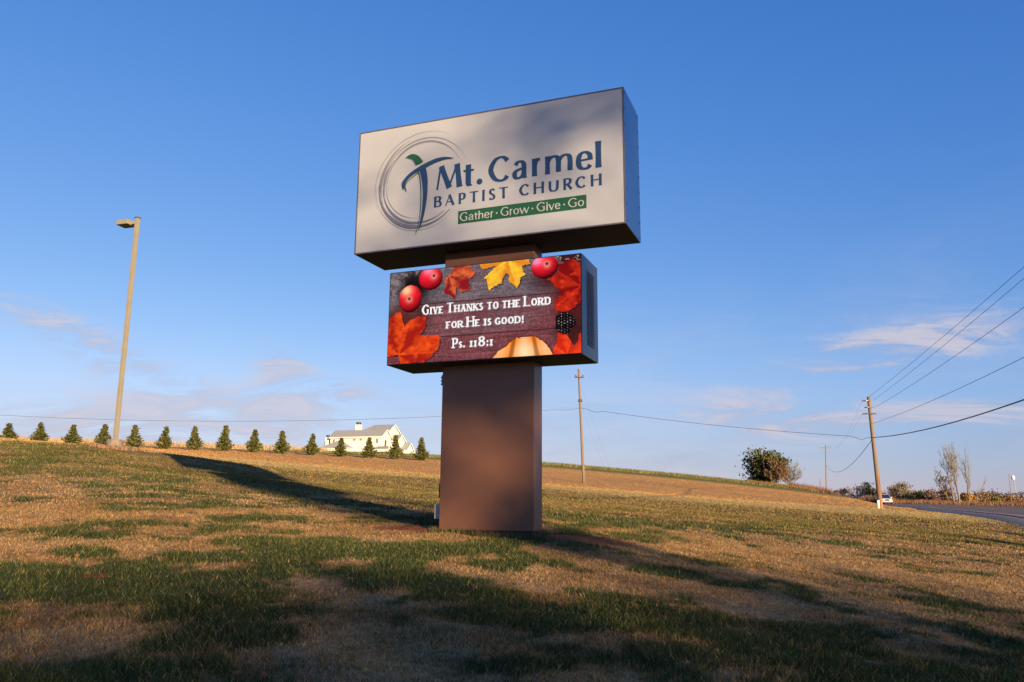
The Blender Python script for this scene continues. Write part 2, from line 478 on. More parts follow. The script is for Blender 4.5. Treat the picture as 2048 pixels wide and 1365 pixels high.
# turf blades --------------------------------------------------------
M_grass = mat('grass_blades', (0.2, 0.15, 0.08), rough=0.75, attr=True, var=0.25, scale=3.0, spec=0.15)
def blades(r0, r1, dens, hmin, hmax, wid, seg, spread):
    A = 0.5 * (r1 * r1 - r0 * r0) * 2 * rad(39)
    n = int(A * dens)
    r = np.sqrt(rng.random(n) * (r1 * r1 - r0 * r0) + r0 * r0)
    a = (rng.random(n) * 2 - 1) * rad(39)
    x, y = r * np.sin(a), r * np.cos(a)
    col, green, field = ground_mix(x, y)
    # keep out of the sign's footing
    lx = x * math.cos(SIGN_YAW) - (y - 13) * math.sin(SIGN_YAW); ly = x * math.sin(SIGN_YAW) + (y - 13) * math.cos(SIGN_YAW)
    keep = ~((lx > -1.27) & (lx < 0.43) & (ly > -0.03) & (ly < 0.43))
    keep &= ~((x > -14.6) & (x < -13.2) & (y > 30.6) & (y < 32.6))
    ro_, _ = road_offset(x, y)
    keep &= ~((ro_ > -0.8) & (ro_ < 10.4))
    clay = (col[:, 0] > 2.6 * col[:, 1])
    keep &= ~(clay & (rng.random(n) < 0.85))
    x, y, col, green, field = x[keep], y[keep], col[keep], green[keep], field[keep]
    n = len(x)
    z = hgt(x, y) - 0.004
    lump = 0.45 + 1.1 * fbm(x * 2.6, y * 2.6, 71, 3) + 0.6 * sstep(vnoise(x * 5.5, y * 5.5, 73), .78, .95)
    h = (hmin + (hmax - hmin) * rng.random(n)) * (0.75 + 0.55 * green) * lump * (1 - 0.5 * field)
    th = rng.random(n) * 2 * math.pi
    dx, dy = np.cos(th) * wid, np.sin(th) * wid
    w_ = 0.6 + 0.8 * rng.random(n)
    dx *= w_; dy *= w_
    lean = spread * (0.25 + rng.random(n)) * h
    la = rng.random(n) * 2 * math.pi
    lx, ly = np.cos(la) * lean, np.sin(la) * lean
    v = (0.38 + 1.25 * rng.random(n) ** 1.4)[:, None]
    mixr = rng.random(n)
    # stray blades of the other kind
    stray = mixr < 0.13
    alt = np.where(green[:, None] > 0.5, np.array([[0.24, 0.165, 0.08]]), np.array([[0.07, 0.085, 0.02]]))
    col = np.where((stray & (field < 0.3))[:, None], alt, col) * v
    b0 = np.stack([x - dx, y - dy, z], -1); b1 = np.stack([x + dx, y + dy, z], -1)
    tip = np.stack([x + lx, y + ly, z + h], -1)
    if seg == 1:
        V = np.stack([b0, b1, tip], 1).reshape(-1, 3)
        F = np.arange(3 * n).reshape(-1, 3)
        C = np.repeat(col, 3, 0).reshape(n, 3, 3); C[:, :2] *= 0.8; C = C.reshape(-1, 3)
    else:
        m0 = np.stack([x - dx * .75 + lx * .35, y - dy * .75 + ly * .35, z + h * .6], -1)
        m1 = np.stack([x + dx * .75 + lx * .35, y + dy * .75 + ly * .35, z + h * .6], -1)
        V = np.stack([b0, b1, m0, m1, tip], 1).reshape(-1, 3)
        o = (np.arange(n) * 5)[:, None]
        F = np.concatenate([o + np.array([[0, 1, 3]]), o + np.array([[0, 3, 2]]), o + np.array([[2, 3, 4]])], 0)
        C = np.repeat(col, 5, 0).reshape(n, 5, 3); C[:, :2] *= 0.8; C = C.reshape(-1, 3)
    return V, F, C
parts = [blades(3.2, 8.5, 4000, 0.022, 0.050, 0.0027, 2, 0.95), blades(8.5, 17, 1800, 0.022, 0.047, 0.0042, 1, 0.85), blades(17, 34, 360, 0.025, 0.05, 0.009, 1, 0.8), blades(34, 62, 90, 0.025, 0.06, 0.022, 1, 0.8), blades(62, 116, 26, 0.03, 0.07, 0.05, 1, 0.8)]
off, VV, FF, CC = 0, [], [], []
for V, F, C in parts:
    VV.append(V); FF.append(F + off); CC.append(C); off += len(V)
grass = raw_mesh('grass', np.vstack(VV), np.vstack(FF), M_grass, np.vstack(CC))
tag(grass, 'short patchy lawn grass, green tufts among dormant tan blades', 'grass', kind='stuff')

# ------------------------------------------------------------------ road
M_asphalt = mat('asphalt', (0.205, 0.148, 0.122), rough=0.95, var=0.18, scale=1.2, bump=0.3, bscale=60, spec=0.05)
M_gravel = mat('gravel_shoulder', (0.30, 0.22, 0.18), rough=0.95, var=0.3, scale=14, bump=0.5, bscale=50, spec=0.1)
M_linew = mat('white_road_paint', (0.62, 0.58, 0.55), rough=0.7, var=0.2, scale=5)
M_liney = mat('yellow_road_paint', (0.55, 0.36, 0.06), rough=0.7, var=0.2, scale=5)
def ribbon(name, o0, o1, lift, m, ns=8):
    ofs = np.linspace(o0, o1, ns)
    P = rc[:, None] + rnm[:, None] * ofs[None, :, None]
    # the carriageway is graded: level across, climbing gently along its length
    z = rcz[:, None] + 0.05 * (ofs / 9.5)[None] + lift - 0.10
    z = z - 0.30 * (sstep(-ofs, 0.2, 2.4) + sstep(ofs, 9.7, 12.0))[None]
    V = np.concatenate([P, z[..., None]], -1).reshape(-1, 3)
    n = len(rc)
    i, j = np.meshgrid(np.arange(n - 1), np.arange(ns - 1), indexing='ij')
    F = np.stack([i * ns + j, i * ns + j + 1, (i + 1) * ns + j + 1, (i + 1) * ns + j], -1).reshape(-1, 4)
    return raw_mesh(name, V, F, m, k=4, smooth=True)
tag(ribbon('road_shoulder', -2.4, 12.0, 0.10, M_gravel, 40), kind='structure')
road = tag(ribbon('road', 0, 9.5, 0.125, M_asphalt, 12), kind='structure')
tag(ribbon('road_marking', 0.35, 0.5, 0.135, M_linew, 2), kind='structure')
tag(ribbon('road_marking', 9.0, 9.15, 0.135, M_linew, 2), kind='structure')
tag(ribbon('road_marking', 4.62, 4.74, 0.135, M_liney, 2), kind='structure')
tag(ribbon('road_marking', 4.84, 4.96, 0.135, M_liney, 2), kind='structure')

# ------------------------------------------------------------------ lettering strokes
def smooth_pts(pts, n=7):
    return [tuple(p) for p in catmull(pts, n)]
def stroke_quads(pts, thick, thin, const=None, flare=0.0):
    P = np.array(pts, float)
    d = np.gradient(P, axis=0)
    d /= np.linalg.norm(d, axis=1)[:, None] + 1e-12
    w = thin + (thick - thin) * np.abs(d[:, 1]) ** 1.4
    if const is not None: w = np.full(len(P), const)
    if flare:
        t = np.linspace(-1, 1, len(P))
        w = w * (1 - flare * 0.4 + flare * np.abs(t) ** 2.5)
    nn = np.stack([-d[:, 1], d[:, 0]], -1) * w[:, None] / 2
    a, b = P + nn, P - nn
    return [(a[i], b[i], b[i + 1], a[i + 1]) for i in range(len(P) - 1)]
GL = {  # unit glyphs: ('s' straight | 'c' curve, points, weight) ; weight None=by direction, 'T' thick, 't' thin
 'M': [('s', [(0, 0), (.13, 1)], 't'), ('s', [(.17, 1), (.53, .02)], 'T'), ('s', [(.53, .02), (.86, 1)], 't'), ('s', [(.88, 1), (1, 0)], 'T')],
 'C': [('c', [(1, .80), (.86, .93), (.6, 1), (.24, .88), (0, .5), (.24, .12), (.6, 0), (.86, .05), (1, .17)], None)],
 'G': [('c', [(1, .82), (.86, .94), (.6, 1), (.24, .88), (0, .5), (.24, .12), (.6, 0), (.86, .05), (.97, .14)], None), ('s', [(.97, .1), (.97, .46)], 'T'), ('s', [(.72, .46), (1.06, .46)], 't')],
 'B': [('s', [(0, 0), (0, 1)], 'T'), ('c', [(0, 1), (.5, 1), (.84, .93), (.88, .76), (.72, .57), (.4, .53), (0, .53)], None), ('c', [(.3, .53), (.75, .5), (1, .28), (.88, .06), (.5, 0), (0, 0)], None)],
 'A': [('s', [(0, 0), (.5, 1)], 't'), ('s', [(.48, 1), (1, 0)], 'T'), ('s', [(.2, .34), (.78, .34)], 't')],
 'P': [('s', [(0, 0), (0, 1)], 'T'), ('c', [(0, 1), (.55, 1), (.95, .9), (1, .70), (.85, .48), (.5, .42), (0, .42)], None)],
 'R': [('s', [(0, 0), (0, 1)], 'T'), ('c', [(0, 1), (.5, 1), (.84, .91), (.88, .73), (.74, .54), (.45, .48), (0, .48)], None), ('s', [(.42, .48), (1, 0)], 'T')],
 'T': [('s', [(.5, 0), (.5, 1)], 'T'), ('s', [(0, 1), (1, 1)], 't')],
 'I': [('s', [(.5, 0), (.5, 1)], 'T')],
 'S': [('c', [(.92, .86), (.75, .97), (.48, 1), (.14, .9), (.08, .70), (.3, .56), (.7, .45), (.96, .27), (.85, .07), (.5, 0), (.2, .03), (.02, .15)], None)],
 'H': [('s', [(0, 0), (0, 1)], 'T'), ('s', [(1, 0), (1, 1)], 'T'), ('s', [(0, .53), (1, .53)], 't')],
 'U': [('c', [(0, 1), (0, .6), (.02, .25), (.18, .05), (.5, 0), (.82, .05), (.98, .25), (1, .6), (1, 1)], None)],
 'E': [('s', [(0, 0), (0, 1)], 'T'), ('s', [(0, 1), (1, 1)], 't'), ('s', [(0, .53), (.8, .53)], 't'), ('s', [(0, 0), (1, 0)], 't')],
 'F': [('s', [(0, 0), (0, 1)], 'T'), ('s', [(0, 1), (1, 1)], 't'), ('s', [(0, .5), (.8, .5)], 't')],
 'L': [('s', [(0, 0), (0, 1)], 'T'), ('s', [(0, 0), (1, 0)], 't')],
 'D': [('s', [(0, 0), (0, 1)], 'T'), ('c', [(0, 1), (.5, 1), (.88, .85), (1, .5), (.88, .15), (.5, 0), (0, 0)], None)],
 'N': [('s', [(0, 0), (0, 1)], 't'), ('s', [(0, 1), (1, 0)], 'T'), ('s', [(1, 0), (1, 1)], 't')],
 'K': [('s', [(0, 0), (0, 1)], 'T'), ('s', [(.05, .42), (.95, 1)], 't'), ('s', [(.3, .58), (1, 0)], 'T')],
 'V': [('s', [(0, 1), (.5, 0)], 'T'), ('s', [(.5, 0), (1, 1)], 't')],
 'O': [('c', [(.5, 1), (.15, .87), (0, .5), (.15, .13), (.5, 0), (.85, .13), (1, .5), (.85, .87), (.5, 1)], None)],
 '8': [('c', [(.5, 1), (.16, .9), (.14, .68), (.5, .54), (.86, .40), (.92, .14), (.5, 0), (.08, .14), (.14, .40), (.5, .54), (.86, .68), (.84, .9), (.5, 1)], None)],
 'a': [('c', [(.06, .80), (.25, .96), (.5, 1), (.74, .88), (.8, .62), (.8, .25), (.86, .04), (1.04, .02)], None), ('c', [(.8, .58), (.4, .52), (.08, .40), (0, .2), (.14, .02), (.38, 0), (.62, .08), (.8, .26)], None)],
 'r': [('s', [(0, 0), (0, 1)], 'T'), ('c', [(0, .6), (.2, .86), (.55, 1), (1, .93)], None)],
 'm': [('s', [(0, 0), (0, 1)], 'T'), ('c', [(0, .66), (.1, .88), (.28, 1), (.44, .9), (.49, .62), (.49, .3), (.49, 0)], None), ('c', [(.49, .66), (.6, .88), (.79, 1), (.95, .9), (1, .62), (1, .3), (1, 0)], None)],
 'e': [('s', [(.04, .52), (1, .56)], 't'), ('c', [(1, .55), (.94, .84), (.55, 1), (.15, .87), (0, .5), (.13, .13), (.52, 0), (.84, .06), (1, .2)], None)],
 'l': [('s', [(.5, 0), (.5, 1.45)], 'T')],
 't': [('c', [(.42, 1.28), (.42, .8), (.42, .4), (.47, .12), (.68, 0), (1, .07)], None), ('s', [(0, .90), (1, .90)], 't')],
 'h': [('s', [(0, 0), (0, 1.45)], 'T'), ('c', [(0, .62), (.22, .9), (.58, 1), (.9, .86), (1, .55), (1, .25), (1, 0)], None)],
 'o': [('c', [(.5, 1), (.15, .87), (0, .5), (.15, .13), (.5, 0), (.85, .13), (1, .5), (.85, .87), (.5, 1)], None)],
 'w': [('s', [(0, 1), (.26, 0)], 'T'), ('s', [(.26, 0), (.5, .95)], 't'), ('s', [(.5, .95), (.75, 0)], 'T'), ('s', [(.75, 0), (1, 1)], 't')],
 'v': [('s', [(0, 1), (.5, 0)], 'T'), ('s', [(.5, 0), (1, 1)], 't')],
 'i': [('s', [(.5, 0), (.5, 1)], 'T'), ('s', [(.5, 1.28), (.5, 1.42)], 'T')],
}
def glyph(ch, xl, xr, base, H, thick, thin, serif=False, flare=0.14):
    out = []
    hw = thick / 2
    X = lambda x: xl + hw + x * (xr - xl - 2 * hw)
    Y = lambda y: base + thin / 2 + y * (H - thin)
    for kind, pts, wt in GL[ch]:
        P = [(X(a), Y(b)) for a, b in pts]
        if kind == 's':
            a, b = np.array(P[0]), np.array(P[1])
            d = (b - a) / (np.linalg.norm(b - a) + 1e-9)
            if abs(d[1]) > 0.5:
                a = a - d * thin / 2; b = b + d * thin / 2
            else:
                for e_, u_ in ((a, pts[0]), (b, pts[1])):
                    if u_[0] == 0: e_[0] = xl
                    if u_[0] == 1: e_[0] = xr
            P = [tuple(a + (b - a) * t) for t in np.linspace(0, 1, 7)]
            c = {'T': thick, 't': thin, None: None}[wt]
            out += stroke_quads(P, thick, thin, c, flare if wt == 'T' else 0.05)
            if serif and abs(d[1]) > 0.5:
                for (px, py), (ux, uy) in zip(P[::6], pts):
                    if uy in (0, 1) and not (ch in 'EBDLPRF' and False):
                        sw = thick * 1.05
                        yy = py + (thin / 2 if uy == 0 else -thin / 2)
                        out.append(((px - sw, yy - thin / 2), (px + sw, yy - thin / 2), (px + sw, yy + thin / 2), (px - sw, yy + thin / 2)))
        else:
            out += stroke_quads(smooth_pts(P, 6), thick, thin)
    return out

# ------------------------------------------------------------------ the pylon sign
B0 = (-2.7192, 2.0082, -0.4572, 0.5740, 4.1922 - ZG, 6.4193 - ZG)
B1 = (-2.0655, 1.2764, -0.3632, 0.5458, 2.2538 - ZG, 3.8315 - ZG)
CO = (-1.2224, 0.3787, 0.0, 0.3877)
M_return = mat('silver_grey_metal', (0.23, 0.31, 0.40), rough=0.30, metal=1.0, var=0.05, scale=1.5)
M_under = mat('black_underside', (0.012, 0.011, 0.010), rough=0.7, var=0.2, scale=3)  # near-black colour for the panels under both cabinets
M_face = mat('satin_silver_face', (0.43, 0.415, 0.42), rough=0.45, metal=0.15, var=0.03, scale=1.2, bump=0.02, bscale=3)
M_trim = mat('dark_lilac_trim', (0.13, 0.11, 0.13), rough=0.5, metal=0.4, var=0.1)
M_column = mat('bronze_brown_paint', (0.160, 0.068, 0.038), rough=0.40, metal=0.15, var=0.05, scale=1.5, bump=0.03, bscale=4)
M_blue = mat('navy_vinyl', (0.014, 0.042, 0.115), rough=0.45, var=0.06)
M_green = mat('green_vinyl', (0.012, 0.075, 0.030), rough=0.45, var=0.06)
M_pale = mat('pale_vinyl', (0.40, 0.40, 0.38), rough=0.45, var=0.04)
M_ringg = mat('lilac_grey_vinyl', (0.185, 0.18, 0.21), rough=0.45, var=0.06)
M_ringd = mat('slate_vinyl', (0.115, 0.12, 0.165), rough=0.45, var=0.06)
M_charcoal = mat('charcoal_cabinet_paint', (0.13, 0.135, 0.145), rough=0.36, metal=0.9, var=0.06, scale=2)
M_dark = mat('near_black_plastic', (0.015, 0.015, 0.017), rough=0.5, var=0.1)
M_steelg = mat('grey_box_enamel', (0.30, 0.29, 0.28), rough=0.5, var=0.08)
M_conc = mat('concrete', (0.20, 0.15, 0.11), rough=0.9, var=0.2, scale=8, bump=0.4, bscale=30)

sign = empty('pylon_sign', (0, 13, ZG), -SIGN_YAW)
tag(sign, 'tall brown pylon sign with silver church name cabinet and lit message screen', 'sign')
col_o = MB().bbox(CO[0], CO[1], CO[2], CO[3], 0.0, B0[4] + 0.02, 0.012).build('column', M_column, sign)
MB().box(CO[0] + 0.05, CO[1] - 0.05, CO[2] + 0.05, CO[3] - 0.05, -0.45, 0.02).build('footing', M_dark, col_o)  # inset plinth, coloured near black for the shadow gap at the base
# ribbed disconnect box and electrical boxes on the column's left side
lb = MB()
for k in range(6): lb.box(CO[0] - 0.075 + (k % 2) * 0.012, CO[0] - 0.002, 0.10, 0.24, 2.335 + k * 0.028 - 0.0, 2.335 + k * 0.028 + 0.026)
lb.build('ribbed_housing', M_charcoal, col_o)
MB().bbox(CO[0] - 0.085, CO[0] - 0.003, 0.14, 0.31, 0.50, 0.73, 0.008).build('switch_box', M_dark, col_o)
MB().bbox(CO[0] - 0.135, CO[0] - 0.003, 0.10, 0.28, 0.17, 0.40, 0.008).build('junction_box', M_steelg, col_o)
MB().tube([(CO[0] - 0.05, 0.2, -0.2), (CO[0] - 0.05, 0.2, 0.5)], 0.016, 8).build('conduit', M_steelg, col_o)

# upper cabinet
x0, x1, y0, y1, z0, z1 = B0
cab = MB().bbox(x0, x1, y0 + 0.01, y1 - 0.16, z0, z1, 0.006).build('name_cabinet', M_return, sign)
MB().bbox(x0 + 0.004, x1 - 0.004, y1 - 0.152, y1, z0 + 0.004, z1 - 0.004, 0.006).build('rear_retainer', M_return, cab)
MB().box(x0 + 0.02, x1 - 0.02, y1 - 0.17, y1 - 0.14, z0 + 0.02, z1 - 0.02).build('seam', M_dark, cab)
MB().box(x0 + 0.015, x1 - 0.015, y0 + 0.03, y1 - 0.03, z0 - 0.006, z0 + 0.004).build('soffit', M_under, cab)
fr = MB()
e = 0.022
for (a, b, c, d) in ((x0, x1, z0, z0 + e), (x0, x1, z1 - e, z1), (x0, x0 + e, z0 + e, z1 - e), (x1 - e, x1, z0 + e, z1 - e)):
    fr.box(a, b, y0 - 0.012, y0 + 0.008, c, d)
fr.build('face_retainer', M_trim, cab)
face = MB().box(x0 + e, x1 - e, y0 - 0.006, y0 + 0.006, z0 + e, z1 - e).build('sign_face', M_face, cab)
for k in range(9):
    zz_ = z0 + 0.06 + k * (z1 - z0 - 0.12) / 8
    for yy in (y0 + 0.06, y1 - 0.06):
        MB().tube([(x1 - 0.002, yy, zz_), (x1 + 0.006, yy, zz_)], 0.011, 6).build('screw', M_dark, cab)

_lift = [0]
def flat(quads, name, m, parent, y, zoff=-ZG):
    """print on a vertical face: every stroke a hair prouder than the last so none share a plane"""
    b = MB()
    for k, q in enumerate(quads):
        yy = y - 0.00012 * (k % 40)
        b.add([(p[0], yy, p[1] + zoff) for p in q], [tuple(range(len(q)))])
    me = bpy.data.meshes.new(name)
    me.from_pydata(b.v, [], b.f); me.materials.append(m); me.update()
    o = bpy.data.objects.new(name, me); COL.objects.link(o); o.parent = parent
    return o
YF = y0 - 0.008
TH, TN = 0.098, 0.036
def dot(cx, cz, r, n=18): return [[(cx + r * math.cos(t), cz + r * math.sin(t)) for t in np.linspace(0, 2 * math.pi, n)[:-1]]]
for ch, a, b, base, H, th in (('M', -1.222, -0.718, 5.150, 0.412, 0.098), ('t', -0.697, -0.512, 5.143, 0.315, TH), ('C', -0.255, 0.122, 5.138, 0.441, 0.090), ('a', 0.164, 0.448, 5.138, 0.315, 0.082),
                          ('r', 0.500, 0.678, 5.148, 0.300, 0.086), ('m', 0.720, 1.177, 5.148, 0.305, 0.082), ('e', 1.230, 1.502, 5.135, 0.312, 0.084), ('l', 1.545, 1.640, 5.142, 0.313, 0.094)):
    flat(glyph(ch, a, b, base, H, th, TN), 'letter', M_blue, cab, YF)
flat(dot(-0.409, 5.192, 0.052), 'full_stop', M_blue, cab, YF)
for ch, a, b in (('B', -1.227, -1.082), ('A', -1.032, -0.850), ('P', -0.779, -0.648), ('T', -0.579, -0.428), ('I', -0.359, -0.311), ('S', -0.242, -0.122), ('T', -0.058, 0.090),
                 ('C', 0.285, 0.457), ('H', 0.528, 0.704), ('U', 0.779, 0.947), ('R', 1.022, 1.172), ('C', 1.219, 1.389), ('H', 1.465, 1.640)):
    flat(glyph(ch, a, b, 4.846, 0.192, 0.044, 0.021), 'letter', M_blue, cab, YF)
flat([[(-0.782, 4.507), (1.393, 4.507), (1.393, 4.728), (-0.782, 4.728)]], 'tagline_band', M_green, cab, YF)
for ch, a, b in (('G', -0.748, -0.612), ('a', -0.592, -0.492), ('t', -0.490, -0.428), ('h', -0.416, -0.330), ('e', -0.314, -0.222), ('r', -0.203, -0.147),
                 ('G', -0.031, 0.108), ('r', 0.127, 0.185), ('o', 0.189, 0.287), ('w', 0.290, 0.460), ('G', 0.580, 0.720), ('i', 0.742, 0.768), ('v', 0.778, 0.880), ('e', 0.886, 0.972), ('G', 1.098, 1.240), ('o', 1.256, 1.358)):
    flat(glyph(ch, a, b, 4.545, 0.150 if ch == 'G' else 0.102, 0.0215, 0.0125, flare=0.05), 'letter', M_pale, cab, YF - 0.006)
for c in (-0.096, 0.511, 1.034): flat(dot(c, 4.610, 0.015, 12), 'bullet_dot', M_pale, cab, YF - 0.006)
# the emblem: brushed rings and a leaning cross of two strokes
def arc_band(c, r, w, a0, a1, taper=0.35, c2=None, n=48):
    out = []
    A = np.radians(np.linspace(a0, a1, n))
    t = np.linspace(0, 1, n)
    ww = w * np.clip(np.minimum(t, 1 - t) / taper, 0.22, 1)
    P = np.stack([c[0] + (r + ww / 2) * np.cos(A), c[1] + (r + ww / 2) * np.sin(A)], -1)
    Q = np.stack([c[0] + (r - ww / 2) * np.cos(A), c[1] + (r - ww / 2) * np.sin(A)], -1)
    return [(P[i], Q[i], Q[i + 1], P[i + 1]) for i in range(n - 1)]
for k, rg in enumerate((((-1.414, 5.283), 0.948, 0.012, 62, 200), ((-1.363, 5.278), 0.912, 0.030, 113, 190, 0.3), ((-1.409, 5.301), 0.815, 0.020, 26, 165), ((-1.425, 5.346), 0.706, 0.036, 26, 175, 0.3),
                        ((-1.44, 5.31), 0.805, 0.034, 135, 200, 0.4), ((-1.522, 5.329), 0.621, 0.014, 171, 271), ((-1.43, 5.32), 0.755, 0.05, 140, 190, 0.4), ((-1.50, 5.33), 0.845, 0.010, 180, 318))):
    flat(arc_band(*rg), 'emblem_ring', M_ringg, cab, YF + 0.0005 - 0.0002 * k)
flat(arc_band((-1.497, 5.331), 0.783, 0.068, 176, 316, 0.42), 'emblem_brush_ring', M_ringd, cab, YF - 0.0055)
flat(arc_band((-1.487, 5.328), 0.712, 0.042, 183, 309, 0.35), 'emblem_brush_ring', M_ringd, cab, YF - 0.0060)
def poly(pts, n=5): return [[tuple(p) for p in catmull(list(pts) + [pts[0]], n)[:-1]]]
flat(poly([(-1.792, 5.805), (-1.721, 5.85), (-1.64, 5.858), (-1.551, 5.816), (-1.493, 5.754), (-1.456, 5.688), (-1.553, 5.657), (-1.613, 5.749), (-1.686, 5.794)]), 'emblem_leaf', M_green, cab, YF - 0.011)
def line_band(pts, w0, w1):
    P = catmull(pts, 6); n = len(P)
    d = np.gradient(P, axis=0); d /= np.linalg.norm(d, axis=1)[:, None]
    w = np.linspace(w0, w1, n)[:, None] / 2
    nn = np.stack([-d[:, 1], d[:, 0]], -1) * w
    return [(P[i] + nn[i], P[i] - nn[i], P[i + 1] - nn[i + 1], P[i + 1] + nn[i + 1]) for i in range(n - 1)]
flat(line_band([(-1.735, 5.795), (-1.66, 5.765), (-1.60, 5.70), (-1.57, 5.64)], 0.008, 0.016), 'emblem_outline', M_green, cab, YF - 0.0115)
flat(line_band([(-1.533, 5.525), (-1.497, 5.399), (-1.468, 5.155), (-1.468, 4.857), (-1.49, 4.638), (-1.543, 4.417)], 0.016, 0.008), 'emblem_outline', M_green, cab, YF - 0.0115)
flat(line_band([(-1.517, 5.508), (-1.595, 5.466), (-1.689, 5.404), (-1.751, 5.344), (-1.773, 5.287), (-1.749, 5.201)], 0.014, 0.014), 'emblem_outline', M_green, cab, YF - 0.0115)
flat(poly([(-1.502, 5.551), (-1.4, 5.574), (-1.355, 5.409), (-1.346, 5.258), (-1.352, 5.05), (-1.39, 4.774), (-1.439, 4.588), (-1.491, 4.492), (-1.457, 4.664), (-1.43, 4.882), (-1.426, 5.149), (-1.457, 5.378)]), 'emblem_upright', M_blue, cab, YF - 0.0165)
flat(poly([(-0.855, 5.658), (-0.941, 5.69), (-1.066, 5.715), (-1.222, 5.706), (-1.426, 5.645), (-1.583, 5.578), (-1.708, 5.505), (-1.794, 5.426), (-1.832, 5.356), (-1.821, 5.278), (-1.792, 5.237), (-1.774, 5.317), (-1.721, 5.401), (-1.627, 5.478), (-1.502, 5.536), (-1.392, 5.572), (-1.251, 5.627), (-1.111, 5.659), (-0.987, 5.673)]), 'emblem_arm', M_blue, cab, YF - 0.0175)

# message cabinet with the LED screen
x0, x1, y0, y1, z0, z1 = B1
led = MB().bbox(x0, x1, y0, y1, z0, z1, 0.006).build('message_cabinet', M_charcoal, sign)
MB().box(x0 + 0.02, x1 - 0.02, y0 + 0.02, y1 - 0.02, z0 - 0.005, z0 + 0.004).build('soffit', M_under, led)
lv = MB()
for k in range(27):
    zc = z0 + 0.20 + k * 0.0445
    lv.add([(x1 + 0.001, y0 + 0.30, zc + 0.030), (x1 + 0.001, y1 - 0.24, zc + 0.030), (x1 + 0.016, y1 - 0.24, zc), (x1 + 0.016, y0 + 0.30, zc), (x1 + 0.001, y1 - 0.24, zc - 0.004), (x1 + 0.001, y0 + 0.30, zc - 0.004)], [(0, 3, 2, 1), (3, 5, 4, 2), (0, 5, 3), (1, 2, 4)])
lv.build('louver_bank', M_charcoal, led)
MB().box(x1 - 0.001, x1 + 0.0025, y0 + 0.285, y1 - 0.225, z0 + 0.185, z0 + 0.20 + 27 * 0.0445).build('vent_recess', M_charcoal, led)

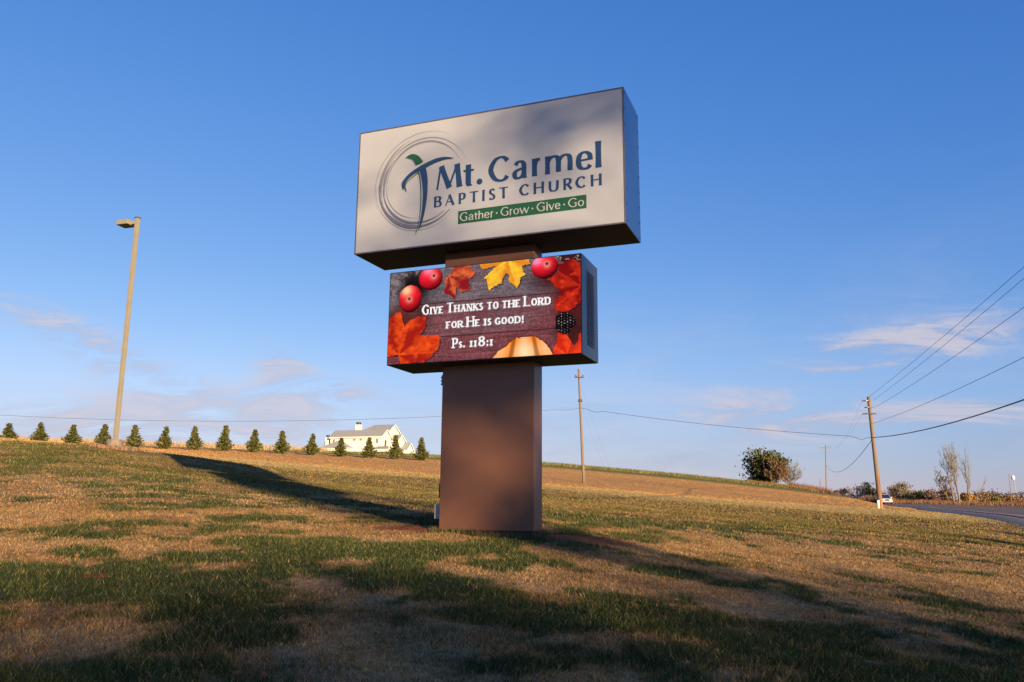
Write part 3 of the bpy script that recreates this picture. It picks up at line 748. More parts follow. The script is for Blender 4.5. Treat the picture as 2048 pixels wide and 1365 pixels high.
NX, NY = 240, 113
def led_image():
    s, t = np.meshgrid((np.arange(NX) + .5) / NX * 1000, (np.arange(NY) + .5) / NY * 1000)
    s0_, t0_ = s, t
    js = 16 * (fbm(s / 26, t / 52, 95, 2) - .5); jt = 36 * (fbm(s / 26, t / 52, 96, 2) - .5)
    def inpoly(pts):
        c = np.zeros(s0_.shape, bool)
        s, t = s0_ + js, t0_ + jt
        n = len(pts)
        for i in range(n):
            (xa, ya), (xb, yb) = pts[i], pts[(i + 1) % n]
            k = ((ya > t) != (yb > t)) & (s < (xb - xa) * (t - ya) / (yb - ya + 1e-9) + xa)
            c ^= k
        return c
    def put(img, m, col):
        m = np.asarray(m, float)[..., None]
        return img * (1 - m) + np.asarray(col, float) * m
    nz = lambda fx, fy, sd, o=3: fbm(s / 1000 * fx, t / 1000 * fy, sd, o)
    # weathered boards
    grain = 0.6 * nz(14, 130, 101, 3) + 0.4 * nz(5, 60, 102, 3)
    tone = nz(4, 4, 103, 2)
    grey = np.array([.170, .148, .170]); plum = np.array([.20, .058, .066])
    k = np.clip(0.10 + sstep(t, 330, 420) * 0.55 + sstep(t, 740, 760) * 0.35 + (tone - .5) * 0.8 + sstep(s, 560, 900) * 0.25, 0, 1)[..., None]
    img = (grey * (1 - k) + plum * k) * (0.35 + 1.3 * grain)[..., None]
    img = img * (0.8 + 0.5 * sstep(nz(220, 90, 104, 1), .3, .9))[..., None]
    for L in (377, 741):
        img = put(img, np.exp(-((t - L) / 6) ** 2) * 0.85, (.03, .01, .01))
    # shadows round the still life
    img = put(img, np.exp(-(((s - 130) / 110) ** 2 + ((t - 190) / 190) ** 2)) * 0.97, (.012, .006, .006))
    img = put(img, np.exp(-(((s - 850) / 130) ** 2 + ((t - 240) / 120) ** 2)) * 0.9, (.06, .006, .006))
    img = put(img, np.exp(-(((s - 180) / 60) ** 2 + ((t - 480) / 120) ** 2)) * 0.7, (.03, .01, .008))
    # pine cone scraps
    g = inpoly([(0, 10), (80, 30), (95, 200), (50, 280), (60, 400), (0, 420)])
    img = put(img, g * sstep(nz(60, 40, 105, 3), .35, .7) * .9, np.array([.20, .17, .18]))
    g = inpoly([(70, 0), (170, 0), (160, 60), (90, 70)])
    img = put(img, g * sstep(nz(70, 50, 106, 2), .5, .75), (.35, .22, .20))
    g = inpoly([(890, 0), (1000, 0), (1000, 90), (900, 60)])
    img = put(img, g * 0.9, (.02, .006, .006))
    img = put(img, g * sstep(nz(70, 50, 107, 2), .62, .75), (.55, .45, .42))
    ft = lambda cs, ct, rs, rt: np.exp(-((((s - cs) / rs) ** 2 + ((t - ct) / rt) ** 2) ** 2))
    img = put(img, ft(135, 165, 78, 175) * 0.93, (.010, .005, .006))
    img = put(img, ft(60, 620, 110, 260) * 0.85, (.10, .012, .006))
    img = put(img, ft(960, 420, 95, 420) * 0.9, (.09, .006, .006))
    img = put(img, ft(955, 800, 85, 190) * 0.85, (.05, .010, .008))
    g = inpoly([(0, 0), (170, 0), (150, 45), (70, 75), (85, 230), (40, 330), (0, 330)])
    img = put(img, g * sstep(nz(46, 30, 108, 3), .50, .68) * .8, np.array([.26, .20, .20]))
    # leaves
    def leaf(pts, c0, c1, c2, ctr, sd, edge=True):
        nonlocal img
        m = inpoly(pts)
        sh = inpoly([(a + 6, b + 16) for a, b in pts])
        img = put(img, sh * 0.6, (.02, .006, .008))
        a = np.arctan2(t - ctr[1], (s - ctr[0]) * 2.1)
        d = np.hypot((s - ctr[0]) * 2.1, t - ctr[1])
        v = 0.5 + 0.5 * np.cos(a * 5 + nz(5, 5, sd, 2) * 2.5)
        n = nz(45, 30, sd + 1, 3)
        kk = np.clip(v * .65 + (n - .5) * 1.1, 0, 1)[..., None]
        c = np.array(c0) * (1 - kk) + np.array(c1) * kk
        c = c * (1 - 0.5 * np.clip(n - .5, 0, 1)[..., None] * 1.2) + np.array(c2) * (0.35 * sstep(n, .60, .85))[..., None]
        vein = np.exp(-(np.abs(np.sin(a * 2.5)) * d / 14) ** 2)[..., None] * 0.4
        c = c * (1 - vein) + np.array(c1) * 1.25 * vein
        img = put(img, m, 0)
        img = img + m[..., None] * c
    leaf([(840, 231), (892, 161), (892, 90), (960, 51), (1000, 90), (1000, 508), (967, 538), (933, 584), (882, 576), (870, 470), (917, 371), (870, 300)], (.22, .004, .004), (.62, .030, .008), (.66, .05, .01), (1000, 330), 120)
    leaf([(-5, 494), (63, 429), (79, 489), (88, 603), (128, 525), (200, 499), (211, 594), (180, 719), (261, 712), (294, 753), (272, 860), (231, 955), (203, 1000), (69, 1000), (62, 898), (-4, 919)], (.36, .012, .006), (.88, .085, .008), (.40, .03, .01), (62, 900), 130)
    leaf([(314, 97), (333, 63), (349, -9), (436, -9), (466, 81), (448, 134), (432, 158), (438, 271), (396, 281), (372, 212), (371, 277), (350, 347), (316, 267), (297, 263), (311, 191), (305, 133)], (.26, .008, .014), (.74, .15, .035), (.42, .03, .05), (330, 90), 140)
    leaf([(492, -9), (744, -9), (757, 43), (709, 64), (718, 116), (733, 156), (705, 177), (701, 240), (685, 282), (647, 221), (640, 137), (631, 121), (616, 159), (609, 231), (580, 244), (544, 283), (532, 180), (511, 162), (561, 75), (583, 38), (515, 60), (497, 43)], (.70, .22, .015), (.95, .60, .04), (.60, .12, .01), (640, -30), 150)
    leaf([(857, 973), (878, 898), (890, 787), (932, 810), (963, 943), (978, 894), (1005, 785), (1005, 1005), (850, 1005)], (.58, .018, .006), (.88, .065, .010), (.40, .01, .01), (930, 1010), 160)
    # apples
    def apple(cs, ct, rs, rt, hole, hi, pale):
        nonlocal img
        a, b = (s - cs) / rs, (t - ct) / rt
        r2 = a * a + b * b
        m = sstep(r2, 1.04, .96)
        z = np.sqrt(np.clip(1 - r2, 0, 1))
        lam = np.clip(0.16 + 1.0 * (z * .62 - b * .42 - a * .18), 0.05, 1.25)[..., None]
        st = (0.85 + .3 * nz(50, 40, 170 + int(cs), 2))[..., None]
        c = np.array([.92, .012, .030]) * lam * st
        hl = np.exp(-(((s - hi[0]) / (rs * .42)) ** 2 + ((t - hi[1]) / (rt * .36)) ** 2))[..., None]
        c = c * (1 - hl * .8) + np.array(pale) * hl * .8
        ring = np.exp(-(((s - hole[0]) / 15) ** 2 + ((t - hole[1]) / 32) ** 2))[..., None]
        c = c * (1 - .75 * ring) + np.array([.80, .42, .30]) * .75 * ring
        hole_ = np.exp(-((((s - hole[0]) / 8.5) ** 2 + ((t - hole[1] + 6) / 18) ** 2) ** 2))[..., None]
        c = c * (1 - hole_) + np.array([.025, .01, .006]) * hole_
        img = put(img, m, 0) + m[..., None] * c
    apple(228, 99, 66, 128, (245, 79), (215, 10), (.95, .25, .40))
    apple(117, 303, 64, 150, (111, 308), (95, 205), (.92, .66, .36))
    apple(824, 96, 67, 124, (836, 73), (785, 30), (.95, .30, .50))
    # blackberry
    d = ((s - 924) / 50) ** 2 + ((t - 700) / 108) ** 2 + 1.1 * (nz(26, 13, 182, 2) - .5)
    img = put(img, sstep(d, 1.1, .8), (.010, .004, .006))
    cell = np.hypot(((s / 14.5) % 1) - .5, (((t + 14 * (np.floor(s / 14.5) % 2)) / 29.0) % 1) - .5)
    img = put(img, sstep(d, 1.0, .7) * sstep(cell, .22, .12) * (0.35 + .6 * (nz(70, 35, 181, 1) > .55)), (.42, .36, .38))
    # pumpkin
    pm = inpoly([(560, 1010), (585, 950), (632, 882), (668, 828), (711, 798), (738, 808), (763, 806), (806, 845), (840, 895), (862, 1010)])
    lob = 0.5 + 0.5 * np.cos((s - 722) / (30 + 0.06 * (t - 800)) * 2.0)
    cy = np.exp(-(((s - 735) / 95) ** 2 + ((t - 960) / 120) ** 2))
    kk = np.clip(-0.22 + .42 * lob + .62 * cy, 0, 1)[..., None]
    pc = np.array([.90, .24, .015]) * (1 - kk) + np.array([.95, .74, .46]) * kk
    pc = pc * (1 - .55 * sstep(lob, .16, .0))[..., None]
    img = put(img, inpoly([(540, 1010), (560, 960), (620, 880), (660, 820), (712, 786), (770, 792), (850, 885), (876, 1010)]) * .5, (.12, .02, .01))
    img = put(img, pm, 0) + pm[..., None] * pc
    # message
    SS = 4
    cov = np.zeros((NY * SS, NX * SS), bool)
    W, Hh = float(SS), float(SS)
    def raster(q):
        P = np.array(q) * [1, -1] * [W, Hh]
        a0, b0 = np.floor(P.min(0)).astype(int) - 1; a1, b1 = np.ceil(P.max(0)).astype(int) + 1
        a0, b0 = max(a0, 0), max(b0, 0)
        X, Y = np.meshgrid(np.arange(a0, min(a1, NX * SS)) + .5, np.arange(b0, min(b1, NY * SS)) + .5)
        pos = np.ones(X.shape, bool); neg = np.ones(X.shape, bool)
        for i in range(len(P)):
            p, r = P[i], P[(i + 1) % len(P)]
            cr = (r[0] - p[0]) * (Y - p[1]) - (r[1] - p[1]) * (X - p[0])
            pos &= cr >= 0; neg &= cr <= 0
        cov[b0:b0 + X.shape[0], a0:a0 + X.shape[1]] |= (pos | neg)
    WID = {'G': 1.05, 'I': .5, 'V': 1.0, 'E': .85, 'T': 1.0, 'H': 1.1, 'A': 1.05, 'N': 1.08, 'K': 1.05, 'S': .72, 'O': 1.05, 'L': .9, 'R': 1.05, 'D': 1.08, 'F': .82, 'P': .85, '8': .85, '.': .35, ':': .35, '!': .35, '1': .5}
    def word(txt, a, b, base, cap, small):
        gap = 0.16
        a, b, base, cap, small = a * NX / 1000, b * NX / 1000, base * NY / 1000, cap * NY / 1000, small * NY / 1000
        ws = [WID[c.upper()] * (1.12 if c.isupper() or c == '8' else 0.82) for c in txt]
        tot = sum(ws) + gap * (len(txt) - 1)
        x = a
        for c, w in zip(txt, ws):
            wd = w / tot * (b - a)
            H = cap if (c.isupper() or c == '8') else small
            C = c.upper()
            if C in '.:!':
                for yy in ([0] if C != ':' else [0, small * .62]):
                    raster([(x + wd / 2 - 1, -base + yy), (x + wd / 2 + 1, -base + yy), (x + wd / 2 + 1, -base + yy + 2), (x + wd / 2 - 1, -base + yy + 2)])
                if C == '!': raster([(x + wd / 2 - .7, -base + 3), (x + wd / 2 + .7, -base + 3), (x + wd / 2 + 1, -base + small), (x + wd / 2 - 1, -base + small)])
            else:
                for q in glyph('I' if C == '1' else C, x, x + wd, -base, H, 2.15 if H == cap else 1.8, 0.95, serif=C not in '8OSCG', flare=0): raster(q)
            x += wd + gap / tot * (b - a)
    for w, a, b in (('Give', 184, 300), ('Thanks', 319, 512), ('to', 532, 592), ('the', 610, 702), ('Lord', 721, 854)): word(w, a, b, 490, 106, 76)
    for w, a, b in (('for', 319, 409), ('He', 427, 495), ('is', 517, 556), ('good!', 574, 720)): word(w, a, b, 656, 106, 70)
    for w, a, b in (('Ps.', 354, 420), ('118:1', 445, 565)): word(w, a, b, 869, 103, 62)
    cv = cov.reshape(NY, SS, NX, SS).mean((1, 3))
    sh = np.roll(np.roll(cv, 1, 0), 1, 1)
    img = put(img, sh * .5, (.01, .006, .01))
    img = put(img, np.clip(cv * 1.35, 0, 1), (.86, .84, .84))
    # module seams and slight block-to-block differences
    blk = 0.965 + 0.07 * np.random.default_rng(5).random((4, 8))
    img = img * np.repeat(np.repeat(blk, NY // 4 + 1, 0), NX // 8, 1)[:NY, :NX, None]
    img = img * (1.12 * img.max(-1, keepdims=True) ** 0.12)
    return np.clip(img, 0.002, 1)
LED = led_image()
# every diode block is a little quad of its own, with a dark grid between
cw, chh = (x1 - x0 - 0.03) / NX, (z1 - z0 - 0.03) / NY
ii, jj = np.meshgrid(np.arange(NX), np.arange(NY))
lx = x0 + 0.015 + ii.ravel() * cw; lz = z1 - 0.015 - jj.ravel() * chh
g_ = 0.06
LV = np.stack([np.stack([lx + cw * a, np.full(lx.shape, y0 - 0.007), lz - chh * b], -1) for a, b in ((g_, 1 - g_), (1 - g_, 1 - g_), (1 - g_, g_), (g_, g_))], 1).reshape(-1, 3)
LC = np.repeat(LED.reshape(-1, 3), 4, 0)
M_led = bpy.data.materials.new('led_pixels')
M_led.use_nodes = True
N_, L_ = M_led.node_tree.nodes, M_led.node_tree.links
N_.clear()
a_ = N_.new('ShaderNodeAttribute'); a_.attribute_name = 'Col'
em = N_.new('ShaderNodeEmission'); em.inputs['Strength'].default_value = 1.38 / 2 ** EXPO
L_.new(a_.outputs['Color'], em.inputs[0])
ou = N_.new('ShaderNodeOutputMaterial'); L_.new(em.outputs[0], ou.inputs[0])
scr = raw_mesh('led_screen', LV, np.arange(len(LV)).reshape(-1, 4), M_led, LC, k=4, parent=led)
scr['label'] = 'lit autumn message screen with apples, leaves and white lettering'
MB().box(x0 + 0.004, x1 - 0.004, y0 - 0.005, y0 + 0.002, z0 + 0.004, z1 - 0.004).build('screen_backing', M_dark, led)

# ------------------------------------------------------------------ light pole
M_bronze = mat('tan_pole_paint', (0.255, 0.215, 0.150), rough=0.5, var=0.08, scale=3)
lpb = at(229, 897, 32)
lpb[2] = hz(lpb[0], lpb[1])
top = at(271.5, 437, 32)
lp = empty('light_pole', lpb)
tag(lp, 'tan square light pole with a single box lamp head on the lawn ridge', 'light pole')
H_ = top[2] - lpb[2]
ba = math.atan2(0.30, -0.95)                       # the way the lamp head points
def rotz(mb, ang, dx=0, dy=0):
    c, s_ = math.cos(ang), math.sin(ang)
    mb.v = [(c * x - s_ * y + dx, s_ * x + c * y + dy, z) for x, y, z in mb.v]
    return mb
lean = (top[0] - lpb[0], top[1] - lpb[1])
pm_ = MB().bbox(-0.072, 0.072, -0.072, 0.072, 0.3, H_, 0.01)
rotz(pm_, ba)
pm_.build('pole', M_bronze, lp)
rotz(MB().bbox(-0.1, 0.1, -0.1, 0.1, H_, H_ + 0.035, 0.01), ba).build('pole_cap', M_trim, lp)
hd = MB().bbox(0.28, 0.84, -0.25, 0.25, H_ - 0.27, H_ - 0.07, 0.02)
head = rotz(hd, ba).build('lamp_head', M_bronze, lp)
rotz(MB().box(0.30, 0.82, -0.23, 0.23, H_ - 0.278, H_ - 0.262), ba).build('lens', M_dark, head)
rotz(MB().box(0.08, 0.30, -0.05, 0.05, H_ - 0.24, H_ - 0.10), ba).build('arm', M_bronze, lp)
MB().lathe([(0.30, -0.3), (0.30, 0.30), (0.27, 0.34), (0.1, 0.345)], n=20).build('concrete_base', M_conc, lp)
rk = MB()
for k in range(26):
    t = k / 26 * 2 * math.pi; rr_ = 0.45 + 0.32 * rng.random()
    s_ = 0.07 + 0.07 * rng.random()
    px, py = rr_ * math.cos(t), rr_ * math.sin(t)
    gz = hz(lpb[0] + px, lpb[1] + py) - lpb[2]
    rk.bbox(px - s_, px + s_, py - s_, py + s_, gz - 0.05, gz + s_ * 1.1, s_ * 0.4)
rk.build('stone_ring', mat('red_brown_stone', (0.19, 0.105, 0.055), rough=0.9, var=0.3, scale=9), lp)

# ------------------------------------------------------------------ trees
M_bark = mat('grey_brown_bark', (0.17, 0.135, 0.105), rough=0.9, var=0.3, scale=8, bump=0.5, bscale=25)
M_palebark = mat('pale_weathered_bark', (0.165, 0.14, 0.12), rough=0.9, var=0.3, scale=6, bump=0.4, bscale=25)
M_leafcol = mat('leaf_colours', (0.1, 0.1, 0.03), rough=0.7, attr=True, var=0.2, scale=2.0, spec=0.2)

def grow(R, p, d, ln, r, depth, out, tips, split=(2, 4), angle=0.55, up=0.12, shrink=0.72, wob=0.18):
    p = np.array(p, float); d = np.array(d, float); d /= np.linalg.norm(d)
    pts, rs = [p], [r]
    n = 4 if depth > 1 else 3
    for k in range(n):
        d = d + R.normal(0, wob, 3) + np.array([0, 0, up])
        d /= np.linalg.norm(d)
        p = p + d * ln / n
        pts.append(p); rs.append(r * (1 - 0.45 * (k + 1) / n))
    out.append((pts, rs, 7 if depth > 3 else (5 if depth > 1 else 3)))
    if depth == 0:
        tips.append((p, d)); return
    for _ in range(R.integers(split[0], split[1] + 1)):
        t = R.uniform(0.35, 1.0)
        q = pts[min(int(t * n), n)]
        a = R.normal(0, 1, 3); a -= a.dot(d) * d; a /= np.linalg.norm(a) + 1e-9
        nd = d * math.cos(angle) + a * math.sin(angle) * R.uniform(0.7, 1.3)
        grow(R, q, nd, ln * shrink * R.uniform(0.75, 1.15), rs[-1] * 0.75, depth - 1, out, tips, split, angle, up, shrink, wob)
    grow(R, p, d, ln * shrink, rs[-1] * 0.95, depth - 1, out, tips, split, angle, up, shrink, wob)

def tubes_mesh(name, segs, m, parent):
    b = MB()
    for pts, rs, n in segs: b.tube(pts, rs, n, cap=False)
    me = bpy.data.meshes.new(name); me.from_pydata(b.v, [], b.f); me.materials.append(m); me.update()
    o = bpy.data.objects.new(name, me); COL.objects.link(o); o.parent = parent
    return o

def leaf_quads(R, ctr, size, cols, elong=1.6, dirs=None):
    """pointed leaf cards: one rhombus each, random tilt"""
    n = len(ctr)
    a = R.normal(0, 1, (n, 3)); 
    if dirs is not None: a = dirs + 0.55 * a
    a /= np.linalg.norm(a, axis=1)[:, None]
    b = np.cross(a, R.normal(0, 1, (n, 3))); b /= np.linalg.norm(b, axis=1)[:, None] + 1e-9
    s = (size * R.uniform(0.6, 1.4, n))[:, None]
    V = np.stack([ctr - a * s * elong / 2, ctr + b * s / 2, ctr + a * s * elong / 2, ctr - b * s / 2], 1).reshape(-1, 3)
    return V, np.arange(4 * n).reshape(-1, 4), np.repeat(cols, 4, 0)

def jitter_cols(R, n, base, spread=0.35, alt=None, p=0.2):
    c = np.array(base)[None] * R.uniform(1 - spread, 1 + spread, (n, 1))
    c = c * R.uniform(0.9, 1.1, (n, 3))
    if alt is not None:
        k = R.random(n) < p
        c[k] = np.array(alt) * R.uniform(1 - spread, 1 + spread, (k.sum(), 1))
    return c

# row of young evergreens along the hilltop -------------------------
def evergreen(seed):
    R = np.random.default_rng(seed)
    t = empty('evergreen_tree', (0, 0, 0))
    H = 2.5
    segs = [([(0, 0, -0.1), (0.02, 0, 1.0), (0, 0.02, H * 0.97)], [0.06, 0.045, 0.008], 6)]
    ctr, drs = [], []
    nb = 150
    for k in range(nb):
        h = (k + R.random()) / nb
        z = 0.08 + h * (H - 0.12)
        # full skirt, then a thin leader
        prof = 0.72 * min(1.0, (0.55 + 3.2 * h)) if h < 0.14 else (0.74 * (1 - (h - 0.14) / 0.55) ** 0.8 if h < 0.50 else 0.30 * (1 - (h - 0.5) / 0.5) ** 0.75)
        if h >= 0.14: prof = max(prof, 0.36 * (1 - h) ** 0.6)
        prof *= R.uniform(0.72, 1.12)
        a = R.random() * 2 * math.pi
        dv = np.array([math.cos(a), math.sin(a), 0.45])
        base = np.array([0, 0, z - prof * 0.25])
        segs.append(([base, base + dv * prof * 0.9], [0.012, 0.004], 3))
        m = int(15 if h < 0.5 else 9)
        for q in range(m):
            f = R.uniform(0.25, 1.0)
            ctr.append(base + dv * prof * f + R.normal(0, 0.055, 3))
            drs.append(dv + np.array([0, 0, 0.5]))
    ctr, drs = np.array(ctr), np.array(drs)
    tubes_mesh('trunk', segs, M_bark, t)
    c = jitter_cols(R, len(ctr), (0.074, 0.084, 0.018), 0.45, (0.13, 0.10, 0.026), 0.3)
    V, F, C = leaf_quads(R, ctr, 0.095, c, 2.0, drs)
    raw_mesh('crown', V, F, M_leafcol, C, parent=t, k=4)
    return t
ev = [evergreen(100 + k) for k in range(4)]
US = [15, 78, 143, 205, 267, 327, 388.5, 448, 507, 563.5, 622, 680, 737, 790, 842]
VT = [849, 848, 851, 850, 855.5, 856.5, 858.5, 857.5, 863.5, 865, 870, 877, 877, 873, 880]
VB = [882, 887, 891.5, 893.5, 896, 898.5, 900.5, 902.5, 905, 907.5, 910.5, 914, 916.5, 919.5, 922]
WHERE = ['leftmost small evergreen of the hilltop row, by the left edge', 'second small evergreen from the left in the hilltop row', 'third small evergreen from the left, well left of the light pole',
         'small evergreen just left of the light pole foot', 'small evergreen just right of the light pole foot', 'second small evergreen to the right of the light pole', 'third small evergreen to the right of the light pole',
         'fourth small evergreen to the right of the light pole', 'fifth small evergreen right of the light pole, midway to the house', 'small evergreen two places left of the white house', 'small evergreen beside the left chimney end of the house',
         'small evergreen in front of the low hipped porch roof', 'small evergreen in front of the middle of the white house wall', 'small evergreen in front of the right wing of the house', 'rightmost small evergreen of the row, right of the house']
used = [False] * 4
for k, (u, vt, vb) in enumerate(zip(US, VT, VB)):
    D = 97 + 11 * k / 14
    p = at(u, vb, D); p[2] = hz(p[0], p[1])
    q = at(u, vt, D)
    i_ = (k * 3 + k // 4) % 4
    o = ev[i_] if not used[i_] else copy_tree(ev[i_])
    used[i_] = True
    o.location = (p[0], p[1], p[2])
    sz = (q[2] - p[2]) / 2.5
    o.scale = (1.62 * (0.94 + 0.12 * rng.random()), 1.62, sz * (1.0 + 0.12 * rng.random()))
    o.rotation_euler = (rng.normal(0, 0.03), rng.normal(0, 0.03), rng.random() * 6.28)
    tag(o, WHERE[k], 'tree', 'evergreens in the hilltop row')

# tall dry grass and a green verge behind the row --------------------
def grass_strip(name, n, fn, h0, h1, wid, base, alt, seed, label):
    R = np.random.default_rng(seed)
    xy = fn(R, n)
    x, y = xy[:, 0], xy[:, 1]
    z = hgt(x, y)
    h = R.uniform(h0, h1, n) * (0.55 + 0.9 * fbm(x * 0.25, y * 0.25, 91, 2))
    th = R.random(n) * 6.283
    dx, dy = np.cos(th) * wid, np.sin(th) * wid
    V = np.stack([np.stack([x - dx, y - dy, z - .05], -1), np.stack([x + dx, y + dy, z - .05], -1), np.stack([x + R.normal(0, .25, n) * h, y + R.normal(0, .25, n) * h, z + h], -1)], 1).reshape(-1, 3)
    c = jitter_cols(R, n, base, 0.35, alt, 0.35)
    o = raw_mesh(name, V, np.arange(3 * n).reshape(-1, 3), M_grass, np.repeat(c, 3, 0))
    return tag(o, label, 'grass', kind='stuff')
def strip_fn(u0, u1, D0, D1, v=900):
    def f(R, n):
        u = R.uniform(u0, u1, n); D = R.uniform(D0, D1, n)
        k = (u - 1024) / 1640.0
        return np.stack([k * D, D], -1)
    return f
grass_strip('tall_dry_grass', 26000, strip_fn(-200, 660, 126, 150), 0.3, 0.95, 0.035, (0.42, 0.27, 0.15), (0.34, 0.24, 0.13), 201, 'tall pale dry grass behind the evergreen row')
grass_strip('green_verge', 26000, strip_fn(560, 1560, 122, 146), 0.10, 0.42, 0.05, (0.115, 0.112, 0.032), (0.20, 0.15, 0.05), 202, 'rough green verge along the hill crest')

# ------------------------------------------------------------------ white house beyond the crest
M_wall = mat('cream_white_siding', (0.68, 0.65, 0.57), rough=0.7, var=0.05, scale=2)
M_roof = mat('grey_shingle_roof', (0.29, 0.272, 0.25), rough=0.85, var=0.14, scale=5, bump=0.4, bscale=12)
M_glass = mat('dark_window_glass', (0.05, 0.06, 0.07), rough=0.12, var=0.1)
M_blk = mat('black_cap_metal', (0.03, 0.03, 0.035), rough=0.5, var=0.2)
M_porch = mat('brown_porch_shade', (0.20, 0.11, 0.07), rough=0.8, var=0.15)
hp = at(710, 911, 230)
house = empty('white_house', (hp[0], hp[1], hz(hp[0], hp[1])), rad(-19))
tag(house, 'large cream white house with grey gabled roofs behind the evergreens', 'house')
S_ = 0.01745       # metres per enlarged-photo pixel along the rotated front
def hx(px): return (px - 768) * S_
BZ = 742
def hzv(py): return (BZ - py) * 0.0163
def gable_block(name_w, xa, xb, ya, yb, eave, ridge, parent, over=0.35, ridge_a=None, hip_left=0.0):
    """ridge runs along x"""
    ym = (ya + yb) / 2
    w = MB()
    w.add([(xa, ya, -1.5), (xb, ya, -1.5), (xb, yb, -1.5), (xa, yb, -1.5), (xa, ya, eave), (xb, ya, eave), (xb, yb, eave), (xa, yb, eave), (xb, ym, ridge - 0.12), (xa + hip_left, ym, ridge - 0.12)],
          [(0, 1, 5, 4), (1, 2, 6, 8, 5), (2, 3, 7, 6), (3, 0, 4, 9, 7) if hip_left == 0 else (3, 0, 4, 7)])
    wo = w.build(name_w, M_wall, parent)
    r = MB()
    t = 0.16
    sl = (ridge - eave) / ((yb - ya) / 2)
    e0 = eave - over * sl
    la = xa - over; lb = xb + over; lr = xa + hip_left - (over if hip_left == 0 else 0)
    for s in (0, t):
        pass
    r.add([(la, ya - over, e0), (lb, ya - over, e0), (lb, ym, ridge), (lr, ym, ridge), (la, yb + over, e0), (lb, yb + over, e0),
           (la, ya - over, e0 + t), (lb, ya - over, e0 + t), (lb, ym, ridge + t), (lr, ym, ridge + t), (la, yb + over, e0 + t), (lb, yb + over, e0 + t)],
          [(6, 7, 8, 9), (9, 8, 11, 10), (0, 3, 2, 1), (3, 4, 5, 2), (0, 1, 7, 6), (4, 10, 11, 5), (1, 2, 8, 7), (2, 5, 11, 8), (0, 6, 9, 3), (3, 9, 10, 4)])
    ro = r.build('roof', M_roof, parent)
    # white fascia boards along the rakes and the front eave
    f = MB()
    f.box(la - 0.02, lb + 0.02, ya - over - 0.04, ya - over - 0.002, e0 - 0.22, e0 + t - 0.01)
    for (yy0, zz0, yy1, zz1) in ((ya - over, e0, ym, ridge), (yb + over, e0, ym, ridge)):
        f.add([(lb + 0.002, yy0, zz0 - 0.2), (lb + 0.05, yy0, zz0 - 0.2), (lb + 0.05, yy1, zz1 - 0.2), (lb + 0.002, yy1, zz1 - 0.2), (lb + 0.002, yy0, zz0 + t), (lb + 0.05, yy0, zz0 + t), (lb + 0.05, yy1, zz1 + t), (lb + 0.002, yy1, zz1 + t)],
              [(0, 1, 2, 3), (4, 7, 6, 5), (0, 4, 5, 1), (1, 5, 6, 2), (2, 6, 7, 3), (3, 7, 4, 0)])
    f.build('fascia', M_wall, ro)
    return wo, ro
w1, r1 = gable_block('wall', hx(310), hx(1225), 0, 5.4, hzv(440), hzv(325), house)
gable_block('wall', hx(690) + 0.0, hx(1190), 5.0, 12.0, hzv(335), hzv(222) + 0.25, house, hip_left=2.6)
gable_block('wall', hx(1190) + 0.02, hx(1335), 5.9, 10.6, hzv(490), hzv(385), house)
gable_block('wall', hx(1335) + 0.02, hx(1440), 8.0, 12.4, hzv(640), hzv(525), house)
gable_block('wall', hx(1440) + 0.02, hx(1485), 9.4, 12.6, hzv(735), hzv(668), house)
# hipped porch roof on the left
pr_ = MB()
xa, xb, ya = hx(205), hx(745), -3.2
zc_, za_ = hzv(642), hzv(490)
pr_.add([(xa, ya, zc_), (xb, ya, zc_), (xb, -0.02, zc_), (xa, -0.02, zc_), ((xa + xb) / 2 + .3, -0.02, za_)], [(0, 1, 4), (1, 2, 4), (3, 0, 4), (0, 3, 2, 1), (2, 3, 4)])
pr_.build('porch_roof', M_roof, house)
MB().box(xa + .3, xb - .3, ya + .3, -0.03, -1.5, zc_ - 0.28).build('porch_wall', M_wall, house)
MB().box(xa, xb, ya, -0.03, zc_ - 0.27, zc_ - 0.01).build('porch_fascia', M_wall, house)
# entry porch on the right
pr_ = MB()
xa, xb = hx(1120), hx(1390)
pr_.add([(xa, -2.2, hzv(660)), (xb, -2.2, hzv(660)), (xb - .5, -0.02, hzv(612)), (xa + 1.0, -0.02, hzv(612)), (xa, -2.2, hzv(668)), (xb, -2.2, hzv(668)), (xb - .5, -0.02, hzv(668)), (xa + 1.0, -0.02, hzv(668))],
        [(0, 1, 2, 3), (4, 7, 6, 5), (0, 4, 5, 1), (1, 5, 6, 2), (2, 6, 7, 3), (3, 7, 4, 0)])
pr_.build('entry_roof', M_roof, house)
MB().box(xa + .1, xb - .1, -2.1, -0.6, hzv(712), hzv(669)).build('entry_beam', M_wall, house)
MB().box(xa + .5, xb - .5, -0.9, -0.05, -1.4, hzv(713)).build('entry_shade_block', M_porch, house)  # brown block stands in for the shaded wall under the entry roof
